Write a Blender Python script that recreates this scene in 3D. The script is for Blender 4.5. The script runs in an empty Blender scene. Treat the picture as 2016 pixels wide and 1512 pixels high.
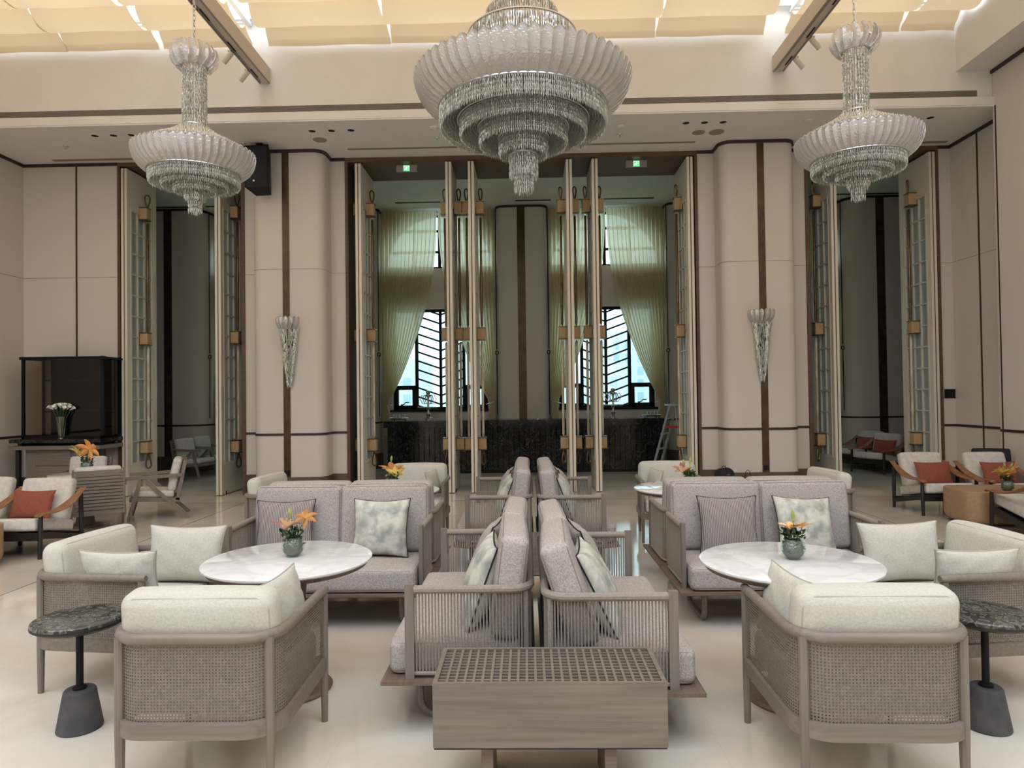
import bpy, math, random
import numpy as np
from mathutils import Matrix, Vector
S = bpy.context.scene
COL = S.collection
PI = math.pi
R = math.radians
rnd = random.Random(7)

# ---------------------------------------------------------------- camera, world, lights, exposure
FPX = 1330.0
CAMZ = 1.65
_y = Vector((29.0, -21.0, FPX)).normalized()          # world +Y seen by the camera (right, up, forward)
_z = Vector((-0.0135, 1.0, 0.0)); _z = (_z - _z.dot(_y) * _y).normalized()
_x = _z.cross(_y)
if _x[0] < 0: _x = -_x
right = Vector((_x[0], _y[0], _z[0])); up = Vector((_x[1], _y[1], _z[1])); fwd = Vector((_x[2], _y[2], _z[2]))
cam_d = bpy.data.cameras.new('camera'); cam = bpy.data.objects.new('camera', cam_d); COL.objects.link(cam)
cam_d.sensor_width = 36.0; cam_d.lens = 36.0 * FPX / 2016.0; cam_d.clip_end = 500; cam_d.clip_start = 0.05
m = Matrix.Identity(4)
for i in range(3):
    m[i][0] = right[i]; m[i][1] = up[i]; m[i][2] = -fwd[i]
m[2][3] = CAMZ
cam.matrix_world = m
S.camera = cam
w = bpy.data.worlds.new('sky'); S.world = w; w.use_nodes = True
bg = w.node_tree.nodes['Background']
bg.inputs[0].default_value = (0.62, 0.88, 0.98, 1); bg.inputs[1].default_value = 2.1
vs = S.view_settings
vs.view_transform = 'Standard'; vs.look = 'None'; vs.gamma = 1.0; vs.use_curve_mapping = False
vs.exposure = 0.48
cy = S.cycles
cy.use_denoising = True; cy.max_bounces = 8; cy.diffuse_bounces = 4; cy.glossy_bounces = 3
cy.transmission_bounces = 5; cy.transparent_max_bounces = 12; cy.sample_clamp_indirect = 6.0
cy.caustics_reflective = False; cy.caustics_refractive = False
def area(name, loc, rot, sx, sy, power, color=(1, 1, 1), portal=False):
    l = bpy.data.lights.new(name, 'AREA'); l.shape = 'RECTANGLE'; l.size = sx; l.size_y = sy
    l.energy = power; l.color = color
    o = bpy.data.objects.new(name, l); COL.objects.link(o); o.location = loc; o.rotation_euler = rot
    if portal: l.cycles.is_portal = True
    return o
# daylight over the glass roof
area('roof_daylight', (-1.2, 2.4, 7.75), (0, 0, 0), 15.0, 14.9, 1650, (0.90, 0.98, 1.10))
for wx in (-5.97, -2.03, 1.88, 5.83):                  # guides for the sky seen through the windows
    area('window_daylight', (wx, 16.3, 3.7), (R(-90), 0, 0), 2.7, 4.9, 1, portal=True)

# ---------------------------------------------------------------- mesh building
class MB:
    def __init__(s): s.v = []; s.f = []
    def add(s, vs_, fs, M=None):
        n = len(s.v)
        if M is not None: vs_ = [tuple(M @ Vector(p)) for p in vs_]
        s.v += [tuple(p) for p in vs_]; s.f += [tuple(i + n for i in f) for f in fs]
        return s
    def box(s, x0, x1, y0, y1, z0, z1, M=None):
        return s.add([(x0,y0,z0),(x1,y0,z0),(x1,y1,z0),(x0,y1,z0),(x0,y0,z1),(x1,y0,z1),(x1,y1,z1),(x0,y1,z1)],
                     [(0,3,2,1),(4,5,6,7),(0,1,5,4),(1,2,6,5),(2,3,7,6),(3,0,4,7)], M)
    def rbox(s, sx, sy, sz, r=0.02, bulge=0.0, M=None, n=6, c=3, sag=0.0):
        h = (sx/2, sy/2, sz/2); r = min(r, min(h) * 0.98)
        def axis(a):
            o = [-a]
            for i in range(1, c + 1): o.append(-(a - r) - r * math.tan(PI/4 * (1 - i/c)) )
            for i in range(1, n): o.append(-(a-r) + 2*(a-r)*i/n)
            for i in range(c, -1, -1): o.append((a - r) + r * math.tan(PI/4 * (1 - i/c)))
            return o
        ax = [axis(a) for a in h]; N = len(ax[0]) - 1
        idx = {}; V = []; F = []
        def vert(i, j, k):
            key = (i, j, k)
            if key in idx: return idx[key]
            p = [ax[0][i], ax[1][j], ax[2][k]]
            q = [max(-(h[a]-r), min(h[a]-r, p[a])) for a in range(3)]
            d = Vector([p[a]-q[a] for a in range(3)])
            if d.length > 1e-9: d = d.normalized() * r
            o = [q[a] + d[a] for a in range(3)]
            if bulge or sag:
                u = [o[a]/h[a] for a in range(3)]
                for a in range(3):
                    b, cc = (a+1) % 3, (a+2) % 3
                    o[a] += math.copysign(1, u[a]) * (abs(u[a])**3) * bulge * (1-u[b]**2) * (1-u[cc]**2) * (1 if h[a] <= min(h) + 1e-6 else 0.45)
            V.append(o); idx[key] = len(V) - 1
            return idx[key]
        for i in range(N):
            for j in range(N):
                F.append((vert(i,j,0), vert(i,j+1,0), vert(i+1,j+1,0), vert(i+1,j,0)))
                F.append((vert(i,j,N), vert(i+1,j,N), vert(i+1,j+1,N), vert(i,j+1,N)))
                F.append((vert(i,0,j), vert(i+1,0,j), vert(i+1,0,j+1), vert(i,0,j+1)))
                F.append((vert(i,N,j), vert(i,N,j+1), vert(i+1,N,j+1), vert(i+1,N,j)))
                F.append((vert(0,i,j), vert(0,i,j+1), vert(0,i+1,j+1), vert(0,i+1,j)))
                F.append((vert(N,i,j), vert(N,i+1,j), vert(N,i+1,j+1), vert(N,i,j+1)))
        return s.add(V, F, M)
    def tube(s, pts, rad, n=8, closed=False, M=None, caps=True, flat=1.0):
        P = [Vector(p) for p in pts]; L = len(P)
        rr = rad if isinstance(rad, (list, tuple)) else [rad] * L
        V = []; F = []; nrm = None
        for i in range(L):
            if closed: t = P[(i+1) % L] - P[i-1]
            else: t = P[min(i+1, L-1)] - P[max(i-1, 0)]
            if t.length < 1e-9: t = Vector((0,0,1))
            t.normalize()
            if nrm is None:
                nrm = Vector((0,0,1)) if abs(t.z) < 0.9 else Vector((1,0,0))
            nrm = nrm - nrm.dot(t) * t
            if nrm.length < 1e-6: nrm = t.orthogonal()
            nrm.normalize(); b = t.cross(nrm)
            for k in range(n):
                a = 2*PI*k/n
                V.append(P[i] + (nrm*math.cos(a)*flat + b*math.sin(a)) * rr[i])
        for i in range(L if closed else L-1):
            j = (i+1) % L
            for k in range(n):
                k2 = (k+1) % n
                F.append((i*n+k, j*n+k, j*n+k2, i*n+k2))
        if caps and not closed:
            F.append(tuple(range(n))); F.append(tuple((L-1)*n + k for k in reversed(range(n))))
        return s.add(V, F, M)
    def lathe(s, prof, n=32, M=None, sx=1.0, sy=1.0):
        V = []; F = []
        L = len(prof)
        for r_, z in prof:
            for k in range(n):
                a = 2*PI*k/n; V.append((r_*math.cos(a)*sx, r_*math.sin(a)*sy, z))
        for i in range(L-1):
            for k in range(n):
                k2 = (k+1) % n; F.append((i*n+k, i*n+k2, (i+1)*n+k2, (i+1)*n+k))
        F.append(tuple(reversed(range(n)))); F.append(tuple((L-1)*n + k for k in range(n)))
        return s.add(V, F, M)
    def prism(s, poly, z0, z1, M=None):
        n = len(poly)
        V = [(x, y, z0) for x, y in poly] + [(x, y, z1) for x, y in poly]
        F = [tuple(reversed(range(n))), tuple(range(n, 2*n))] + [(i, (i+1) % n, n+(i+1) % n, n+i) for i in range(n)]
        return s.add(V, F, M)
    def strip(s, path, z0, z1, off, M=None, inner=0.0):
        """band along a plan polyline, 'off' thick to its left side normal (-normal)"""
        A = offset(path, off); B = offset(path, inner)
        n = len(path); V = []; F = []
        for i in range(n):
            V += [(B[i][0],B[i][1],z0),(A[i][0],A[i][1],z0),(A[i][0],A[i][1],z1),(B[i][0],B[i][1],z1)]
        for i in range(n-1):
            a = 4*i; b = 4*(i+1)
            for k in range(4): F.append((a+k, b+k, b+(k+1) % 4, a+(k+1) % 4))
        F.append((0,1,2,3)); F.append((4*n-1,4*n-2,4*n-3,4*n-4))
        return s.add(V, F, M)
    def grid(s, fn, nu, nv, M=None):
        V = [fn(i/nu, j/nv) for j in range(nv+1) for i in range(nu+1)]
        F = [(j*(nu+1)+i, j*(nu+1)+i+1, (j+1)*(nu+1)+i+1, (j+1)*(nu+1)+i) for j in range(nv) for i in range(nu)]
        return s.add(V, F, M)
    def mesh(s, name, mt, angle=35):
        me = bpy.data.meshes.new(name); me.from_pydata(s.v, [], s.f); me.update()
        if mt is not None: me.materials.append(mt)
        if angle:
            me.shade_smooth(); me.set_sharp_from_angle(angle=R(angle))
        return me
    def build(s, name, mt, parent=None, angle=35, **kw):
        o = bpy.data.objects.new(name, s.mesh(name, mt, angle)); COL.objects.link(o)
        if parent is not None: o.parent = parent
        return o
def offset(path, d):
    if abs(d) < 1e-9: return [tuple(p) for p in path]
    out = []; n = len(path)
    for i in range(n):
        a = Vector(path[max(i-1,0)]); b = Vector(path[i]); c = Vector(path[min(i+1,n-1)])
        t1 = (b-a).normalized() if i > 0 else (c-b).normalized()
        t2 = (c-b).normalized() if i < n-1 else t1
        n1 = Vector((t1.y, -t1.x)); n2 = Vector((t2.y, -t2.x))
        q = n1 + n2
        if q.length < 1e-6: q = n1
        q.normalize(); k = max(q.dot(n1), 0.35)
        out.append((b.x + q.x*d/k, b.y + q.y*d/k))
    return out
def arc(cx, cy_, r, a0, a1, n=8):
    return [(cx + r*math.cos(R(a0+(a1-a0)*i/n)), cy_ + r*math.sin(R(a0+(a1-a0)*i/n))) for i in range(n+1)]
def T(x=0, y=0, z=0, rx=0, ry=0, rz=0):
    return Matrix.Translation((x,y,z)) @ Matrix.Rotation(rz,4,'Z') @ Matrix.Rotation(ry,4,'Y') @ Matrix.Rotation(rx,4,'X')
def thing(name, label, cat, loc=(0,0,0), rz=0, group=None):
    o = bpy.data.objects.new(name, None); COL.objects.link(o); o.empty_display_size = 0.05
    o.location = loc; o.rotation_euler = (0,0,rz); o['label'] = label; o['category'] = cat
    if group: o['group'] = group
    return o
def tag(o, label, cat, group=None):
    o['label'] = label; o['category'] = cat
    if group: o['group'] = group
    return o
def struct(o, label=None):
    o['kind'] = 'structure'
    if label: o['label'] = label
    return o
def dup(root, loc, rz, label, group=None, rot=None):
    def cp(o, parent):
        c = o.copy(); COL.objects.link(c)
        if parent is not None: c.parent = parent
        for ch in list(o.children): cp(ch, c)
        return c
    r_ = cp(root, None)
    r_.location = loc; r_.rotation_euler = rot if rot else (0,0,rz); r_['label'] = label
    if group: r_['group'] = group
    return r_

# ---------------------------------------------------------------- materials
def srgb(r, g, b):
    f = lambda c: (c/255/12.92) if c/255 <= 0.04045 else ((c/255+0.055)/1.055)**2.4
    return (f(r), f(g), f(b), 1)
MATS = {}
def pm(name, c1, c2=None, scale=8.0, stretch=(1,1,1), rough=0.6, metal=0.0, bump=0.0, bscale=None, detail=4, spec=0.5, contrast=(0.35,0.65), coat=0.0):
    mt = bpy.data.materials.new(name); mt.use_nodes = True; nt = mt.node_tree; ns = nt.nodes; L = nt.links
    b = ns['Principled BSDF']
    b.inputs['Roughness'].default_value = rough; b.inputs['Metallic'].default_value = metal
    b.inputs['Specular IOR Level'].default_value = spec
    if coat: b.inputs['Coat Weight'].default_value = coat; b.inputs['Coat Roughness'].default_value = 0.05
    tc = ns.new('ShaderNodeTexCoord'); mp = ns.new('ShaderNodeMapping'); L.new(tc.outputs['Object'], mp.inputs[0])
    mp.inputs['Scale'].default_value = stretch
    no = ns.new('ShaderNodeTexNoise'); no.inputs['Scale'].default_value = scale; no.inputs['Detail'].default_value = detail
    L.new(mp.outputs[0], no.inputs['Vector'])
    cr = ns.new('ShaderNodeValToRGB'); cr.color_ramp.elements[0].position = contrast[0]; cr.color_ramp.elements[1].position = contrast[1]
    cr.color_ramp.elements[0].color = c1; cr.color_ramp.elements[1].color = c2 or c1
    L.new(no.outputs[0], cr.inputs[0]); L.new(cr.outputs[0], b.inputs['Base Color'])
    if bump:
        n2 = ns.new('ShaderNodeTexNoise'); n2.inputs['Scale'].default_value = bscale or scale*3; n2.inputs['Detail'].default_value = 2
        L.new(mp.outputs[0], n2.inputs['Vector'])
        bp = ns.new('ShaderNodeBump'); bp.inputs['Strength'].default_value = bump; bp.inputs['Distance'].default_value = 0.01
        L.new(n2.outputs[0], bp.inputs['Height']); L.new(bp.outputs[0], b.inputs['Normal'])
    MATS[name] = mt
    return mt
def wood(name, c1, c2, axis=0, rough=0.5):
    st = [22, 22, 22]; st[axis] = 1.2
    return pm(name, c1, c2, scale=2.2, stretch=tuple(st), rough=rough, detail=6, bump=0.08, bscale=6, contrast=(0.3,0.7))
M_wall = pm('linen_wallcovering', srgb(214,206,196), srgb(208,200,190), scale=180, rough=0.85, spec=0.2, bump=0.1, bscale=400)
M_white = pm('cream_paint', srgb(228,224,218), srgb(225,221,215), scale=3, rough=0.8, spec=0.2)
M_ceil = pm('ceiling_paint', srgb(236,232,226), srgb(233,229,223), scale=3, rough=0.85, spec=0.2)
M_ceil2 = pm('back_ceiling_paint', srgb(226,228,222), srgb(222,224,218), scale=3, rough=0.85, spec=0.2)
M_line = pm('panel_joint', srgb(70,52,40), rough=0.6)
M_seam = pm('panel_seam', srgb(150,134,118), rough=0.8)
M_bronze = pm('dark_bronze', srgb(88,72,52), srgb(70,56,40), scale=5, rough=0.35, metal=0.6)
M_trim = pm('walnut_trim', srgb(58,42,34), srgb(46,34,28), scale=10, rough=0.45)
M_base = pm('brown_baseboard', srgb(98,84,74), srgb(84,72,62), scale=4, rough=0.4)
M_header = pm('walnut_lining', srgb(100,76,58), srgb(82,62,46), scale=3, stretch=(1,12,12), rough=0.6)
M_door = pm('ivory_lacquer', srgb(222,212,194), srgb(216,206,188), scale=2, rough=0.4)
M_doorface = pm('ivory_door_face', srgb(214,208,192), srgb(208,202,186), scale=2, rough=0.45)
M_black = pm('black_metal', srgb(18,18,20), rough=0.6, spec=0.25)
M_blackw = pm('black_stained_wood', srgb(38,32,30), srgb(28,24,24), scale=12, rough=0.45)
M_taupe = wood('taupe_wood', srgb(132,122,112), srgb(113,104,95), 0)
M_taupez = wood('taupe_wood_upright', srgb(132,122,112), srgb(114,105,97), 2)
M_taupeb = wood('taupe_bench_wood', srgb(126,116,106), srgb(105,96,87), 0)
M_platform = wood('platform_wood', srgb(122,104,92), srgb(100,84,74), 0)
M_cane = pm('taupe_cane', srgb(130,120,110), srgb(115,106,97), scale=60, rough=0.7)
M_rope = pm('taupe_rope', srgb(150,140,130), srgb(134,124,115), scale=120, rough=0.85)
M_grey = pm('grey_chenille', srgb(184,176,170), srgb(156,148,143), scale=110, rough=0.95, spec=0.15, bump=0.35, bscale=160, detail=3)
M_grey2 = pm('grey_chenille_side', srgb(188,180,174), srgb(166,158,153), scale=130, rough=0.95, spec=0.15, bump=0.3, bscale=160)
M_cream = pm('cream_twill', srgb(202,198,188), srgb(190,186,176), scale=90, stretch=(1,2.5,1), rough=0.95, spec=0.15, bump=0.2, bscale=150)
M_pipe = pm('grey_piping', srgb(128,120,114), rough=0.9)
M_cpipe = pm('stone_piping', srgb(172,165,150), rough=0.9)
M_bpipe = pm('black_piping', srgb(30,28,30), rough=0.7)
M_rust = pm('rust_linen', srgb(152,88,72), srgb(136,78,64), scale=80, rough=0.95, spec=0.1, bump=0.2, bscale=120)
M_marble = None
M_tan = pm('tan_leather', srgb(150,104,70), srgb(128,86,56), scale=10, rough=0.5)
M_oak = wood('oak_block_wood', srgb(176,146,114), srgb(158,128,98), 0)
M_amber = pm('amber_shade_cloth', srgb(190,158,118), srgb(176,146,108), scale=50, rough=0.8)
M_rod = pm('bronze_rod', srgb(128,104,76), srgb(104,84,60), scale=8, rough=0.3, metal=0.85)
M_stone = pm('pale_onyx', srgb(222,210,186), srgb(190,172,140), scale=14, stretch=(1,1,0.4), rough=0.3)
M_steel = pm('satin_steel', srgb(200,200,200), rough=0.3, metal=1.0)
M_silver = pm('polished_silver', srgb(205,205,200), rough=0.25, metal=0.9)
M_alu = pm('ladder_aluminium', srgb(205,210,212), rough=0.4, metal=0.6)
M_green = pm('leaf_green', srgb(58,80,40), srgb(30,50,26), scale=30, rough=0.6)
M_stem = pm('stem_green', srgb(96,120,60), rough=0.6)
M_bud = pm('bud_green', srgb(178,182,96), srgb(140,160,80), scale=20, rough=0.6)
M_orange = pm('orange_petal', srgb(242,178,112), srgb(238,158,86), scale=20, rough=0.6)
M_peach = pm('peach_petal', srgb(240,196,146), srgb(200,126,122), scale=14, rough=0.6, contrast=(0.42,0.6))
M_yellow = pm('yellow_petal', srgb(240,214,120), srgb(232,190,96), scale=14, rough=0.6)
M_lilyw = pm('white_petal', srgb(240,238,230), rough=0.6)
M_red = pm('red_plastic', srgb(190,40,50), rough=0.5)
M_conc = pm('charcoal_concrete', srgb(84,82,82), srgb(66,66,68), scale=12, rough=0.9, bump=0.15)
M_bag = pm('black_nylon', srgb(26,26,30), srgb(18,18,22), scale=10, rough=0.8)
M_shadef = pm('skylight_frame', srgb(225,228,230), rough=0.5)
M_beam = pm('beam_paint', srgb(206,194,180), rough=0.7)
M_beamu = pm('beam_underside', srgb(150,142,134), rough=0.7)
M_striped = None

M_plate = pm('tier_plate_metal', srgb(176,176,170), rough=0.4, metal=0.4)
def node_mat(name, build):
    mt = bpy.data.materials.new(name); mt.use_nodes = True; nt = mt.node_tree
    build(nt, nt.nodes, nt.links, nt.nodes['Principled BSDF'], nt.nodes['Material Output'])
    MATS[name] = mt
    return mt
def _floor(nt, ns, L, b, out):
    tc = ns.new('ShaderNodeTexCoord')
    n1 = ns.new('ShaderNodeTexNoise'); n1.inputs['Scale'].default_value = 1.1; n1.inputs['Detail'].default_value = 7; n1.inputs['Distortion'].default_value = 0.6
    L.new(tc.outputs['Object'], n1.inputs['Vector'])
    cr = ns.new('ShaderNodeValToRGB'); e = cr.color_ramp.elements
    e[0].position = 0.35; e[0].color = srgb(226,219,208); e[1].position = 0.65; e[1].color = srgb(207,197,182)
    L.new(n1.outputs[0], cr.inputs[0])
    br = ns.new('ShaderNodeTexBrick'); br.offset = 0.0; br.inputs['Scale'].default_value = 1.0
    br.inputs['Mortar Size'].default_value = 0.0025; br.inputs['Brick Width'].default_value = 0.9; br.inputs['Row Height'].default_value = 0.9
    br.inputs['Color1'].default_value = (1,1,1,1); br.inputs['Color2'].default_value = (0.96,0.96,0.955,1); br.inputs['Mortar'].default_value = (0.93,0.925,0.92,1)
    mp = ns.new('ShaderNodeMapping'); mp.inputs['Location'].default_value = (0.02, 0.3, 0); L.new(tc.outputs['Object'], mp.inputs[0]); L.new(mp.outputs[0], br.inputs['Vector'])
    mx = ns.new('ShaderNodeMixRGB'); mx.blend_type = 'MULTIPLY'; mx.inputs[0].default_value = 1
    L.new(cr.outputs[0], mx.inputs[1]); L.new(br.outputs[0], mx.inputs[2])
    # dark brass inlay lines
    sep = ns.new('ShaderNodeSeparateXYZ'); L.new(tc.outputs['Object'], sep.inputs[0])
    prev = None
    for sock, val, wd in (('X', -4.5, 0.006), ('X', 4.52, 0.006), ('Y', 10.61, 0.006)):
        a = ns.new('ShaderNodeMath'); a.operation = 'COMPARE'; a.inputs[1].default_value = val; a.inputs[2].default_value = wd
        L.new(sep.outputs[sock], a.inputs[0])
        if prev is not None:
            q = ns.new('ShaderNodeMath'); q.operation = 'MAXIMUM'; L.new(prev.outputs[0], q.inputs[0]); L.new(a.outputs[0], q.inputs[1]); prev = q
        else: prev = a
    m2 = ns.new('ShaderNodeMixRGB'); L.new(prev.outputs[0], m2.inputs[0]); L.new(mx.outputs[0], m2.inputs[1]); m2.inputs[2].default_value = srgb(96,78,62)
    L.new(m2.outputs[0], b.inputs['Base Color'])
    n3 = ns.new('ShaderNodeTexNoise'); n3.inputs['Scale'].default_value = 0.7; n3.inputs['Detail'].default_value = 3; L.new(tc.outputs['Object'], n3.inputs['Vector'])
    mr = ns.new('ShaderNodeMapRange'); mr.inputs['To Min'].default_value = 0.04; mr.inputs['To Max'].default_value = 0.12
    L.new(n3.outputs[0], mr.inputs[0]); L.new(mr.outputs[0], b.inputs['Roughness'])
    b.inputs['Specular IOR Level'].default_value = 0.6
M_floor = node_mat('polished_marble_floor', _floor)
def _marb(c1, c2, vein, scale, lo, hi, rough):
    def f(nt, ns, L, b, out):
        tc = ns.new('ShaderNodeTexCoord')
        n1 = ns.new('ShaderNodeTexNoise'); n1.inputs['Scale'].default_value = scale; n1.inputs['Detail'].default_value = 8; n1.inputs['Distortion'].default_value = 1.6
        L.new(tc.outputs['Object'], n1.inputs['Vector'])
        cr = ns.new('ShaderNodeValToRGB'); e = cr.color_ramp.elements
        e[0].position = 0.25; e[0].color = c1; e[1].position = 0.8; e[1].color = c2
        v = cr.color_ramp.elements.new(lo); v.color = c1; v = cr.color_ramp.elements.new((lo+hi)/2); v.color = vein; v = cr.color_ramp.elements.new(hi); v.color = c2
        L.new(n1.outputs[0], cr.inputs[0]); L.new(cr.outputs[0], b.inputs['Base Color']); b.inputs['Roughness'].default_value = rough
    return f
M_marble = node_mat('white_marble', _marb(srgb(226,225,223), srgb(222,221,219), srgb(213,211,209), 3.0, 0.44, 0.58, 0.06))
M_dmarble = node_mat('black_marble', _marb(srgb(15,18,21), srgb(24,27,29), srgb(84,84,78), 5.5, 0.49, 0.53, 0.14))
M_gmarble = node_mat('green_grey_marble', _marb(srgb(34,36,34), srgb(62,64,58), srgb(112,112,102), 14.0, 0.45, 0.55, 0.2))
def _lumbar(nt, ns, L, b, out):
    tc = ns.new('ShaderNodeTexCoord')
    n1 = ns.new('ShaderNodeTexNoise'); n1.inputs['Scale'].default_value = 11; n1.inputs['Detail'].default_value = 9; n1.inputs['Distortion'].default_value = 0.4
    L.new(tc.outputs['Object'], n1.inputs['Vector'])
    cr = ns.new('ShaderNodeValToRGB'); e = cr.color_ramp.elements
    e[0].position = 0.35; e[0].color = srgb(146,150,143); e[1].position = 0.62; e[1].color = srgb(205,202,190)
    L.new(n1.outputs[0], cr.inputs[0]); L.new(cr.outputs[0], b.inputs['Base Color']); b.inputs['Roughness'].default_value = 0.6
    bp = ns.new('ShaderNodeBump'); bp.inputs['Strength'].default_value = 0.25; bp.inputs['Distance'].default_value = 0.01; L.new(n1.outputs[0], bp.inputs['Height']); L.new(bp.outputs[0], b.inputs['Normal'])
M_cloud = node_mat('clouded_velvet', _lumbar)
def _stripe(nt, ns, L, b, out):
    tc = ns.new('ShaderNodeTexCoord')
    wv = ns.new('ShaderNodeTexWave'); wv.wave_type = 'BANDS'; wv.bands_direction = 'X'; wv.inputs['Scale'].default_value = 26; wv.inputs['Distortion'].default_value = 1.5; wv.inputs['Detail'].default_value = 2
    L.new(tc.outputs['Object'], wv.inputs['Vector'])
    cr = ns.new('ShaderNodeValToRGB'); e = cr.color_ramp.elements
    e[0].position = 0.2; e[0].color = srgb(116,108,104); e[1].position = 0.8; e[1].color = srgb(168,158,152)
    L.new(wv.outputs[0], cr.inputs[0]); L.new(cr.outputs[0], b.inputs['Base Color']); b.inputs['Roughness'].default_value = 0.8
    bp = ns.new('ShaderNodeBump'); bp.inputs['Strength'].default_value = 0.4; bp.inputs['Distance'].default_value = 0.01; L.new(wv.outputs[0], bp.inputs['Height']); L.new(bp.outputs[0], b.inputs['Normal'])
M_striped = node_mat('ribbed_grey_cloth', _stripe)
def mixmat(name, parts, bump=0.0, bscale=40):
    """parts: list of (kind, color, rough, weight)"""
    def f(nt, ns, L, b, out):
        ns.remove(b); prev = None; tot = 0
        nrm = None
        if bump:
            tc = ns.new('ShaderNodeTexCoord'); no = ns.new('ShaderNodeTexNoise'); no.inputs['Scale'].default_value = bscale
            L.new(tc.outputs['Object'], no.inputs['Vector']); bp = ns.new('ShaderNodeBump'); bp.inputs['Strength'].default_value = bump; bp.inputs['Distance'].default_value = 0.01
            L.new(no.outputs[0], bp.inputs['Height']); nrm = bp
        for kind, col, rough, wt in parts:
            n = ns.new({'t':'ShaderNodeBsdfTransparent','g':'ShaderNodeBsdfGlossy','d':'ShaderNodeBsdfDiffuse','l':'ShaderNodeBsdfTranslucent','r':'ShaderNodeBsdfRefraction'}[kind])
            n.inputs[0].default_value = col
            if kind in 'gr': n.inputs['Roughness'].default_value = rough
            if nrm is not None and kind != 't': L.new(nrm.outputs[0], n.inputs['Normal'])
            tot += wt
            if prev is None: prev = n
            else:
                mx = ns.new('ShaderNodeMixShader'); mx.inputs[0].default_value = wt / tot
                L.new(prev.outputs[0], mx.inputs[1]); L.new(n.outputs[0], mx.inputs[2]); prev = mx
        L.new(prev.outputs[0], out.inputs[0])
    return node_mat(name, f)
M_crystal = mixmat('cut_crystal', [('t', (0.92,0.96,0.94,1), 0, 0.18), ('d', (0.80,0.81,0.76,1), 0, 0.20), ('l', (0.88,0.89,0.84,1), 0, 0.26), ('g', (0.97,0.97,0.94,1), 0.10, 0.36)])
M_glassleaf = mixmat('ribbed_glass_leaf', [('t', (0.92,0.92,0.92,1), 0, 0.22), ('d', (0.74,0.72,0.72,1), 0, 0.22), ('l', (0.88,0.86,0.86,1), 0, 0.28), ('g', (0.97,0.97,0.98,1), 0.16, 0.28)], bump=0.9, bscale=45)
M_glass = mixmat('clear_glass', [('t', (0.93,0.96,0.95,1), 0, 0.88), ('g', (1,1,1,1), 0.02, 0.12)])
M_bowl = mixmat('crackled_glass', [('t', (0.90,0.96,0.94,1), 0, 0.90), ('g', (1,1,1,1), 0.06, 0.10)], bump=0.9, bscale=90)
M_tint = mixmat('smoked_glass', [('t', (0.60,0.55,0.50,1), 0, 0.90), ('g', (0.8,0.8,0.8,1), 0.03, 0.05)])
M_frost = mixmat('frosted_pane', [('d', (0.62,0.68,0.66,1), 0, 0.42), ('l', (0.80,0.86,0.85,1), 0, 0.38), ('g', (0.9,0.95,0.95,1), 0.15, 0.12), ('t', (0.85,0.9,0.9,1), 0, 0.12)], bump=0.3, bscale=30)
M_blind = mixmat('cream_roof_blind', [('d', srgb(230,215,188), 0, 0.76), ('l', srgb(242,214,174), 0, 0.24)])
M_sheer = mixmat('sheer_curtain', [('d', srgb(236,228,202), 0, 0.28), ('l', srgb(253,244,218), 0, 0.66), ('t', (0.96,0.96,0.90,1), 0, 0.06)])
def emis(name, col, st):
    def f(nt, ns, L, b, out):
        b.inputs['Base Color'].default_value = col; b.inputs['Emission Color'].default_value = col; b.inputs['Emission Strength'].default_value = st
    return node_mat(name, f)
M_exit = emis('exit_green_light', (0.05, 0.62, 0.16, 1), 0.55)
M_exitw = emis('exit_white_light', (0.8, 1.0, 0.85, 1), 1.0)

# ---------------------------------------------------------------- the hall shell
SOF = 5.74; SKY = 6.94
b = MB(); b.box(-12, 10.5, -6.2, 16.4, -0.2, 0); struct(b.build('floor', M_floor, angle=0))
def colpath(cx, h=0.6, r=0.18, y0=11.45, y1=11.0):
    return [(cx-h, y0)] + arc(cx-h+r, y1+r, r, 180, 270) + arc(cx+h-r, y1+r, r, 270, 360) + [(cx+h, y0)]
PL = [(-4.80, 11.45)] + colpath(-3.91) + [(-3.06, 11.45)]
PR = [(2.93, 11.45)] + colpath(3.81) + [(4.73, 11.45)]
PA = [(-8.66, -6.0), (-8.66, 11.45), (-7.0, 11.45)]
PD = [(6.95, 11.45), (7.16, 11.45), (7.16, 9.90)]
for nm, path, tail in (('wall_pier_left', PL, [(-3.06,12.45), (-4.80,12.45)]), ('wall_pier_right', PR, [(4.73,12.45), (2.93,12.45)])):
    m_ = MB(); m_.prism(path + tail, 0, SOF + 0.3); struct(m_.build(nm, M_wall))
m_ = MB(); m_.prism([(-9.0,-6.0)] + PA + [(-7.0,12.45), (-9.0,12.45)], 0, SOF + 0.3)
m_.box(-9.0, -8.66, -6.0, 9.9, SOF + 0.3, 8.1); struct(m_.build('wall_left', M_wall))
m_ = MB(); m_.prism(PD + [(7.5,9.90), (7.5,12.45), (6.95,12.45)], 0, SOF + 0.3); struct(m_.build('wall_bay_right', M_wall))
m_ = MB(); m_.box(6.82, 7.5, -6.0, 9.895, 0, 6.27); struct(m_.build('wall_right', M_wall))
m_ = MB(); m_.box(-9.0, 7.5, -6.2, -6.0, 0, 8.1); struct(m_.build('wall_rear', M_wall))
m_ = MB(); m_.box(6.31, 7.5, -6.0, 9.9, 6.27, 8.1); struct(m_.build('wall_skylight_right', M_white))
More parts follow.
